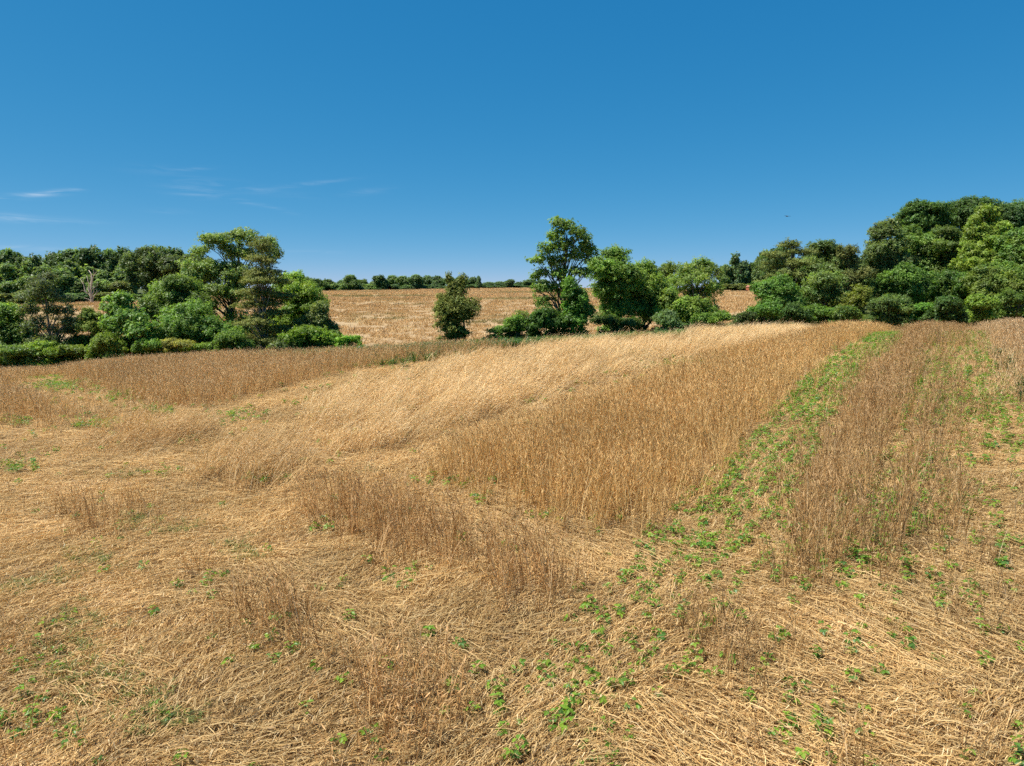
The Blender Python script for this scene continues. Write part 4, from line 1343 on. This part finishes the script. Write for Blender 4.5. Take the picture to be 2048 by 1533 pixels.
# far trees and hedge seen through the gap before the right wood
for i, (px, tp, w, c, sh, lb) in enumerate([
        (1476, 512, 34, 'blue', 'tall', 'pointed dark tree standing in the gap before the right wood'),
        (1494, 524, 26, 'blue', 'tall', 'second dark tree in the gap, right of the pointed one'),
        (1516, 530, 40, 'mid', 'round', 'green tree in the gap touching the right wood'),
        (1530, 508, 34, 'mid', 'round', 'taller tree behind the left end of the right wood'),
        (1450, 534, 30, 'mid', 'round', 'round tree in the gap behind the middle clump'),
        (1330, 530, 36, 'mid', 'round', 'tree showing faintly behind the middle clump'),
        (1300, 532, 34, 'mid', 'round', 'tree top behind the middle clump, left of the other')]):
    far_tree('broadleaf_tree', lb, 'tree', 'far trees behind the gap', px, tp, w, 228, c, sh)
for i, px in enumerate((1450, 1466, 1482, 1496, 1512)):
    far_tree('shrub', 'olive hedge bush at the top of the field in the gap, %s from the left' % ORD[i], 'shrub', 'hedge in the gap', px, 569 + (i % 2), 26, 213, 'olive')
for i, (px, tp, w, Y, c) in enumerate([(1560, 500, 60, 118, 'dark'), (1620, 505, 60, 120, 'mid'), (1680, 512, 60, 120, 'dark'), (1730, 520, 60, 118, 'dark'), (1740, 560, 60, 100, 'mid'), (1860, 560, 70, 100, 'dark'), (1930, 560, 70, 102, 'dark'), (2010, 540, 70, 104, 'dark'), (2080, 520, 80, 106, 'dark')]):
    far_tree('broadleaf_tree', 'dim tree filling the depth of the right wood, %s from its left end' % ORD[i], 'tree', 'trees deep in the right wood', px, tp, w, Y, c)


# ------------------------------------------------------------------ soybeans
def leaflet(V, Fc, Cc, o, d, nrm, L, W, col):
    side = np.cross(d, nrm)
    side /= np.linalg.norm(side) + 1e-9
    prof = [(0.0, 0.12), (0.25, 0.85), (0.5, 1.0), (0.78, 0.62), (1.0, 0.03)]
    b = len(V)
    for s, w in prof:
        c = o + d * L * s - nrm * L * 0.22 * s * s
        V += [c - side * W * w + nrm * W * 0.28 * w, c, c + side * W * w + nrm * W * 0.28 * w]
        Cc += [col, col * 1.12, col]
    for k in range(len(prof) - 1):
        for e in (0, 1):
            q = b + 3 * k + e
            Fc.append((q, q + 1, q + 4, q + 3))


def trifoliate(rng, size, col, V=None, Fc=None, Cc=None, M=None):
    """petiole with three leaflets, growing along +X from the origin"""
    own = V is None
    if own:
        V, Fc, Cc = [], [], []
    v, f, c = [], [], []
    pl = size * rng.uniform(0.9, 1.5)
    tip = np.array([pl * 0.72, 0, pl * 0.7])
    for ang in (0.0, 2.1):
        ribbon(v, f, c, [np.zeros(3), tip * 0.5 + np.array([0, 0, 0.01]), tip], [0.002, 0.0018, 0.0015], np.array([0, math.cos(ang), math.sin(ang)]), col * np.array([1.3, 1.1, 1.0]))
    for a in (0, 1.25, -1.25):
        d = np.array([math.cos(a), math.sin(a), rng.normal(-0.05, 0.25)])
        d /= np.linalg.norm(d)
        nrm = np.array([rng.normal(0.1, 0.35), rng.normal(0, 0.4), 1.0])
        nrm -= d * (nrm @ d)
        nrm /= np.linalg.norm(nrm)
        leaflet(v, f, c, tip + d * size * 0.12 * (a == 0), d, nrm, size * rng.uniform(0.85, 1.15), size * 0.34, col * rng.uniform(0.85, 1.15))
    v = np.array(v)
    if M is not None:
        v = v @ M[0].T + M[1]
    b = len(V)
    V += list(v)
    Fc += [tuple(i + b for i in q) for q in f]
    Cc += c
    return V, Fc, Cc


SOYC = [np.array(c) for c in ((0.115, 0.225, 0.025), (0.16, 0.28, 0.028), (0.085, 0.18, 0.035), (0.21, 0.32, 0.035))]
LEAVES = []
for k in range(10):
    rng = np.random.default_rng(700 + k)
    V, Fc, Cc = trifoliate(rng, 0.085, SOYC[k % 4])
    LEAVES.append(new_mesh('leaf', np.array(V), Fc, M_SOY, col=np.array(Cc)))
STEMS = []
for k in range(4):
    rng = np.random.default_rng(740 + k)
    V, Fc = [], []
    p = [Vector((0, 0, -0.03)), Vector((rng.normal(0, .01), rng.normal(0, .01), 0.08)), Vector((rng.normal(0, .02), rng.normal(0, .02), 0.17)), Vector((rng.normal(0, .03), rng.normal(0, .03), 0.26))]
    tube(V, Fc, p, [0.004, 0.0036, 0.003, 0.0015], 4)
    STEMS.append(new_mesh('stem', np.array([tuple(v) for v in V]), Fc, M_SOY, col=np.tile(np.array([[0.12, 0.17, 0.04]]), (len(V), 1))))


def leaf_pose(rng, i, n):
    zz = 0.05 + 0.21 * (i + rng.random() * 0.6) / n
    az = i * 2.4 + rng.normal(0, 0.5)
    pit = rng.normal(0.1, 0.25)
    s = (0.75 + 0.5 * rng.random()) * (0.75 if i == n - 1 else 1.0)
    return zz, az, pit, s


def soy_joined(seed):
    rng = np.random.default_rng(seed)
    V, Fc, Cc = [], [], []
    n = rng.integers(5, 9)
    for i in range(n):
        zz, az, pit, s = leaf_pose(rng, i, n)
        Mx = np.array(Euler((0, pit, az)).to_matrix()) * s
        trifoliate(rng, 0.085, SOYC[rng.integers(0, 4)], V, Fc, Cc, (Mx, np.array([0, 0, zz])))
    ribbon(V, Fc, Cc, [np.array([0, 0, 0.]), np.array([0, 0, 0.14]), np.array([0, 0, 0.26])], [0.004, 0.003, 0.002], np.array([1., 0, 0]), np.array([0.12, 0.17, 0.04]))
    return new_mesh('soybean', np.array(V), Fc, M_SOY, col=np.array(Cc))


SRC_SOY = source_collection('soybean', [soy_joined(760 + k) for k in range(8)])
STRIP = poly_plan([(1270, 1090), (1330, 1045), (1390, 990), (1500, 875), (1570, 803), (1650, 724), (1720, 686), (1800, 648), (1818, 634), (1838, 634), (1798, 690), (1743, 740), (1688, 810), (1632, 930), (1580, 1040), (1530, 1140), (1480, 1180), (1400, 1180), (1300, 1180)])
STRIP_LOW = poly_plan([(1270, 1095), (1300, 1180), (1480, 1180), (1520, 1230), (1400, 1300), (1330, 1390), (1270, 1480), (1230, 1580), (960, 1580), (1000, 1440), (1090, 1300), (1180, 1210)])
RSTRIP = poly_plan([(1928, 632), (1930, 740), (1926, 860), (1910, 1000), (1890, 1100), (1860, 1180), (1960, 1290), (2030, 1240), (2080, 1060), (2080, 860), (2010, 760), (1985, 705), (1962, 634)])
FOOT = poly_plan([(1500, 1110), (1560, 1060), (1900, 1060), (1920, 1180), (1800, 1260), (1600, 1200), (1520, 1180)])
BLOBS = [(960, 1420, 90, 60, .5), (680, 1440, 70, 60, .55), (60, 1320, 70, 60, .5), (50, 1450, 60, 60, .5), (1040, 1490, 80, 50, .45), (1560, 1430, 90, 40, .4), (520, 1290, 70, 40, .3),
         (800, 1160, 90, 25, .3), (430, 1180, 50, 22, .4), (540, 1195, 60, 18, .3), (900, 980, 70, 14, .35), (1080, 1045, 60, 14, .3), (1180, 1050, 50, 14, .35), (640, 1070, 50, 18, .25),
         (250, 1085, 60, 16, .3), (480, 835, 50, 10, .4), (230, 795, 40, 10, .45), (30, 940, 40, 14, .4), (40, 850, 40, 10, .4), (190, 855, 40, 8, .4), (540, 965, 30, 10, .4), (320, 950, 50, 10, .2),
         (860, 705, 60, 8, .7), (720, 730, 90, 8, .45), (940, 705, 30, 7, .8), (330, 828, 30, 6, .5), (1250, 712, 60, 8, .35), (1350, 730, 60, 7, .35), (1200, 745, 50, 7, .3), (980, 775, 60, 8, .2),
         (780, 815, 50, 10, .15), (1180, 700, 50, 7, .3), (110, 1440, 50, 50, .3), (290, 1480, 40, 30, .25), (1870, 1340, 30, 25, .35), (1980, 1270, 40, 35, .5), (1380, 1380, 60, 50, .35), (560, 1320, 60, 30, .3),
         (60, 745, 60, 14, .5), (120, 775, 50, 12, .45), (1700, 1320, 70, 30, .15), (1950, 1420, 50, 30, .12), (1880, 1500, 60, 30, .15), (360, 1520, 60, 30, .12)]


def soy_points():
    rng = np.random.default_rng(99)
    U, Vv = np.meshgrid(np.arange(-30, 75, 0.125), np.arange(-60, 45, 0.40))
    U, Vv = U.ravel() + rng.normal(0, 0.03, U.size), Vv.ravel() + rng.normal(0, 0.085, Vv.size)
    x, y = U * RU[0] + Vv * RV[0], U * RU[1] + Vv * RV[1]
    r, az = np.hypot(x, y), np.arctan2(x, y)
    k = (r < r_edge(az) - 0.5) & (np.abs(az) < R(48)) & (r > 3.5)
    x, y, r = x[k], y[k], r[k]
    z = terrain(x, y)
    px, py = project(x, y, z)
    cls, _, _, _ = classify(x, y)
    p = np.where(cls == 0, 0.022, np.where(cls == 1, 0.03, 0.035))
    pn = fbm(x / 1.3, y / 1.3, 201)
    ins = in_poly(x, y, STRIP)
    p = np.where(ins, np.where(r > 24, 0.9, 0.8) * np.clip(pn * 2.0 - 0.1, 0.15, 1.4), p)
    p = np.where(in_poly(x, y, STRIP_LOW), 0.72 * np.clip(pn * 2.0 - 0.25, 0.12, 1.3), p)
    p = np.where(in_poly(x, y, RSTRIP), 0.58 * np.clip(pn * 2.4 - 0.4, 0.1, 1.5), p)
    p = np.where(in_poly(x, y, FOOT), 0.6 * np.clip(pn * 2.4 - 0.4, 0.1, 1.5), p)
    v = x * RV[0] + y * RV[1]
    p = np.where((cls == 1) & (v > GAPS[2][0] - 0.9) & (v < GAPS[1][0] + 1.2) & (px > 1480), np.maximum(p, 0.5 * np.clip(pn * 2.2 - 0.35, 0.05, 1.3)), p)
    for v0, hw in GAPS:
        g = (np.abs(v - v0) < hw + 0.08) & (v > GAPS[2][0] - 0.3) & (px > 1500)
        p = np.where(g, np.maximum(p, 0.62 * np.clip(pn * 2.2 - 0.25, 0.1, 1.4)), p)
    for (cx, cy, rx, ry, a) in BLOBS:
        p = np.maximum(p, a * 1.5 * np.exp(-((px - cx) / rx) ** 2 - ((py - cy) / ry) ** 2) * np.clip(pn * 2.2 - 0.2, 0.2, 1.5))
    k = rng.random(len(x)) < p
    return x[k], y[k], z[k], px[k], py[k], r[k], rng


def soy_label(px, py, r):
    if py > 1400:
        if px < 420:
            return 'young soybean plant in the lower left corner'
        if px < 860:
            return 'young soybean plant by the low rye patch at bottom centre-left'
        if px < 1320:
            return 'young soybean plant at the bottom end of the bean strip'
        if px < 1720:
            return 'young soybean plant at the bottom, right of the bean strip'
        return 'young soybean plant in the lower right corner'
    if py > 1220:
        if px < 420:
            return 'young soybean plant near the left edge among straw'
        if px < 1000:
            return 'young soybean plant beside the foreground rye tufts'
        if px < 1350:
            return 'young soybean plant in the lower bean strip'
        if px < 1720:
            return 'young soybean plant in combed straw below the strips'
        return 'young soybean plant at the right, below the strips'
    if px < 640:
        return 'young soybean plant in the swirled straw on the left'
    if px < 1200:
        return 'young soybean plant at the foot of the centre rye'
    if px < 1500:
        return 'young soybean plant in the middle of the bean strip' if py > 1080 else 'young soybean plant in the upper middle of the bean strip'
    if px < 1700:
        return 'young soybean plant at the left foot of the standing strips'
    if px < 1900:
        return 'young soybean plant at the right foot of the standing strips'
    return 'young soybean plant in the strip along the right edge'


def build_soy():
    x, y, z, px, py, r, rng = soy_points()
    inframe = (px > 0) & (px < 2048) & (py < 1545)
    order = np.argsort(np.where(inframe, r, 1e6))
    first = set(order[:300].tolist())
    count = {}
    for i in order[:300]:
        o = bpy.data.objects.new('soybean_plant', None)
        o.empty_display_size = 0.1
        COL.objects.link(o)
        o.location = (x[i], y[i], z[i] + 0.03)
        o.rotation_euler = (rng.normal(0, .12), rng.normal(0, .12), rng.uniform(0, 6.283))
        s = rng.uniform(0.4, 0.75)
        o.scale = (s, s, s)
        lb = soy_label(px[i], py[i], r[i])
        count[lb] = count.get(lb, 0) + 1
        tag(o, '%s, %s nearest the camera' % (lb, ORD[count[lb] - 1]), 'soybean plant', 'young soybean plants in the straw')
        obj('stem', STEMS[rng.integers(0, 4)], o)
        n = int(rng.integers(5, 8))
        for k in range(n):
            zz, az, pit, sc = leaf_pose(rng, k, n)
            lf = obj('leaf', LEAVES[rng.integers(0, 10)], o, (0, 0, zz))
            lf.rotation_euler = (0, pit, az)
            lf.scale = (sc, sc, sc)
    rest = np.array([i for i in range(len(x)) if i not in first])
    n = len(rest)
    rot = np.stack([rng.normal(0, .12, n), rng.normal(0, .12, n), rng.uniform(0, 6.283, n)], -1)
    s = rng.uniform(0.42, 0.8, n)
    s = np.where(r[rest] > 22, s * 1.2, s)
    scatter('soybean_crop', 'green soybean seedlings filling the strips and gaps farther back', 'soybean crop', SRC_SOY,
            np.stack([x[rest], y[rest], z[rest] + 0.03], -1), rot, np.stack([s, s, s], -1), rng.integers(0, 8, n), np.ones((n, 3)))
    print('soybeans', len(x))


build_soy()


# ------------------------------------------------------------------ weeds
def weed_mesh(seed, n, h, col, w):
    rng = np.random.default_rng(seed)
    V, Fc, Cc = [], [], []
    for k in range(n):
        a = rng.uniform(0, 6.283)
        d = np.array([math.cos(a), math.sin(a), 0])
        L = h * rng.uniform(0.5, 1.2)
        el = rng.uniform(0.3, 1.3)
        p0 = np.array([rng.normal(0, .03), rng.normal(0, .03), rng.uniform(0, h * 0.55)])
        p1 = p0 + d * L * 0.5 * math.cos(el) + np.array([0, 0, L * 0.5 * math.sin(el)])
        p2 = p1 + d * L * 0.5 * math.cos(el * 0.4) + np.array([0, 0, L * 0.25 * math.sin(el * 0.4)])
        ribbon(V, Fc, Cc, [p0, p1, p2], [w * 0.6, w, w * 0.2], np.cross(d, [0, 0, 1.0]), np.array(col) * rng.uniform(0.7, 1.3))
    return new_mesh('weed', np.array(V), Fc, M_SOY, col=np.array(Cc))


def build_weeds():
    rng = np.random.default_rng(31)
    low = source_collection('weed_low', [weed_mesh(800 + k, 14, 0.12, (0.2, 0.225, 0.07), 0.005) for k in range(5)])
    tall = source_collection('weed_tall', [weed_mesh(820 + k, 34, 0.55, (0.085, 0.15, 0.035), 0.016) for k in range(5)])
    for nm, lab, coll, spots, zsc in (
            ('low_weeds', 'small grey-green weeds creeping through the flattened straw on the left', low,
             [(180, 1130, 60, 22, 60), (275, 1050, 45, 16, 45), (90, 1170, 60, 20, 40), (355, 1065, 45, 14, 35), (470, 1105, 40, 12, 25), (150, 1330, 70, 60, 70), (160, 1250, 60, 30, 40), (490, 1120, 40, 12, 20), (270, 955, 60, 10, 35),
              (520, 895, 30, 8, 20), (730, 950, 30, 6, 14), (330, 1440, 60, 40, 35), (20, 1190, 40, 14, 20), (100, 765, 50, 14, 120), (250, 815, 50, 8, 40), (860, 870, 60, 8, 10), (240, 1380, 70, 60, 40)], 1.0),
            ('tall_weeds', 'tall green weeds growing up through the brown rye', tall,
             [(860, 712, 60, 6, 34), (730, 730, 80, 7, 26), (940, 708, 28, 5, 24), (820, 725, 60, 6, 16), (2025, 745, 18, 14, 14), (2000, 720, 14, 10, 6), (2044, 800, 12, 20, 8)], 1.0)):
        X, Y = [], []
        for (cx, cy, rx, ry, n) in spots:
            for _ in range(n):
                g = ground(cx + rng.normal(0, rx * 0.6), max(cy + rng.normal(0, ry * 0.6), 645), 0.0, 100)
                X.append(g[0])
                Y.append(g[1])
        X, Y = np.array(X), np.array(Y)
        k = np.hypot(X, Y) < r_edge(np.arctan2(X, Y)) - 0.5
        X, Y = X[k], Y[k]
        n = len(X)
        s = rng.uniform(0.7, 1.4, n)
        scatter(nm, lab, 'weeds', coll, np.stack([X, Y, terrain(X, Y) + 0.045], -1), np.stack([np.zeros(n), np.zeros(n), rng.uniform(0, 6.28, n)], -1),
                np.stack([s, s, s], -1), rng.integers(0, 5, n), np.ones((n, 3)))
    # rough grass between the field and the trees
    rng = np.random.default_rng(33)
    az = rng.uniform(R(-46), R(46), 9000)
    r = r_edge(az) + 0.6 + rng.random(9000) ** 1.4 * 16
    X, Y = r * np.sin(az), r * np.cos(az)
    n = len(X)
    s = rng.uniform(0.8, 1.8, n)
    scatter('margin_grass', 'rough grass and brambles along the margin under the trees', 'grass', tall, np.stack([X, Y, terrain(X, Y)], -1),
            np.stack([np.zeros(n), np.zeros(n), rng.uniform(0, 6.28, n)], -1), np.stack([s, s, s * 0.8], -1), rng.integers(0, 5, n), np.ones((n, 3)))


build_weeds()


# ------------------------------------------------------------------ small far things
def simple_mat(name, c, rough=0.7):
    m, t = mat_new(name)
    nn = N(t, 'ShaderNodeTexNoise')
    nn.inputs['Scale'].default_value = 5
    mx = N(t, 'ShaderNodeMix', data_type='RGBA')
    mx.inputs[6].default_value = (*[v * 0.75 for v in c], 1)
    mx.inputs[7].default_value = (*[v * 1.2 for v in c], 1)
    t.links.new(nn.outputs[0], mx.inputs[0])
    p = N(t, 'ShaderNodeBsdfPrincipled')
    p.inputs['Roughness'].default_value = rough
    t.links.new(mx.outputs[2], p.inputs['Base Color'])
    o = N(t, 'ShaderNodeOutputMaterial')
    t.links.new(p.outputs[0], o.inputs[0])
    return m


def build_shed():
    Y = 205.5
    b = at(1499, HOR, Y)
    z0 = at(1499, 581, Y).z
    root = bpy.data.objects.new('shed', None)
    COL.objects.link(root)
    root.location = (b.x, b.y, z0)
    root.rotation_euler = (0, 0, 0.3)
    m1, m2 = simple_mat('rusty_wall', (0.34, 0.1, 0.045)), simple_mat('rusty_roof', (0.3, 0.12, 0.07))
    w, d, h = 0.6, 0.8, 1.0
    V = [(-w, -d, 0), (w, -d, 0), (w, d, 0), (-w, d, 0), (-w, -d, h), (w, -d, h), (w, d, h), (-w, d, h), (0, -d, h + .4), (0, d, h + .4)]
    obj('wall', new_mesh('wall', np.array(V), [(0, 1, 5, 8, 4), (1, 2, 6, 5), (2, 3, 7, 9, 6), (3, 0, 4, 7)], m1), root)
    e = 0.12
    V = [(-w - e, -d - e, h - .08 + .03), (0, -d - e, h + .43), (w + e, -d - e, h - .08 + .03), (-w - e, d + e, h - .08 + .03), (0, d + e, h + .43), (w + e, d + e, h - .08 + .03)]
    V += [(x, y, z + .05) for (x, y, z) in V]
    obj('roof', new_mesh('roof', np.array(V), [(0, 1, 4, 3), (1, 2, 5, 4), (6, 9, 10, 7), (7, 10, 11, 8), (0, 6, 7, 1), (1, 7, 8, 2), (3, 4, 10, 9), (4, 5, 11, 10), (0, 3, 9, 6), (2, 8, 11, 5)], m2), root)
    tag(root, 'tiny rust-red shed showing above the hedge in the gap', 'shed')


build_shed()


def build_bird():
    Y = 70
    p = at(1574, 433, Y)
    V, Fc = [], []
    tube(V, Fc, [(0, -0.16, 0), (0, -0.08, 0.0), (0, 0.04, 0.01), (0, 0.13, 0.02), (0, 0.18, 0.02), (0, 0.21, 0.015)], [0.02, 0.045, 0.05, 0.03, 0.028, 0.004], 8)
    root = bpy.data.objects.new('bird', None)
    COL.objects.link(root)
    root.location = p
    root.rotation_euler = (0.05, 0.05, R(70))
    # body and spread wings are one continuous animal
    for s in (-1, 1):
        b0 = len(V)
        pr = [(0.03, 0.07, -0.07, 0.012), (0.14, 0.09, -0.06, 0.03), (0.26, 0.06, -0.05, 0.035), (0.38, -0.04, -0.08, 0.02)]
        for (xx, f, k, zz) in pr:
            V += [Vector((s * xx, f, zz)), Vector((s * xx, (f + k) / 2, zz + 0.012)), Vector((s * xx, k, zz)), Vector((s * xx, (f + k) / 2, zz - 0.008))]
        for i in range(3):
            for j in range(4):
                j2 = (j + 1) % 4
                Fc.append((b0 + 4 * i + j, b0 + 4 * i + j2, b0 + 4 * (i + 1) + j2, b0 + 4 * (i + 1) + j))
        Fc.append((b0 + 12, b0 + 13, b0 + 14, b0 + 15))
    b0 = len(V)
    V += [Vector((-.02, -.15, .01)), Vector((.02, -.15, .01)), Vector((.06, -.3, .0)), Vector((-.06, -.3, .0)), Vector((0, -.2, -.015))]
    Fc += [(b0, b0 + 1, b0 + 2, b0 + 3), (b0, b0 + 4, b0 + 1), (b0 + 1, b0 + 4, b0 + 2), (b0 + 2, b0 + 4, b0 + 3), (b0 + 3, b0 + 4, b0)]
    me = new_mesh('bird', np.array([tuple(v) for v in V]), Fc, simple_mat('feathers', (0.03, 0.027, 0.025)), smooth=True)
    bpy.data.objects.remove(root)
    o = obj('bird', me, None, p)
    o.rotation_euler = (0.05, 0.05, R(20))
    tag(o, 'small dark bird gliding in the blue sky above the right wood', 'bird')


build_bird()
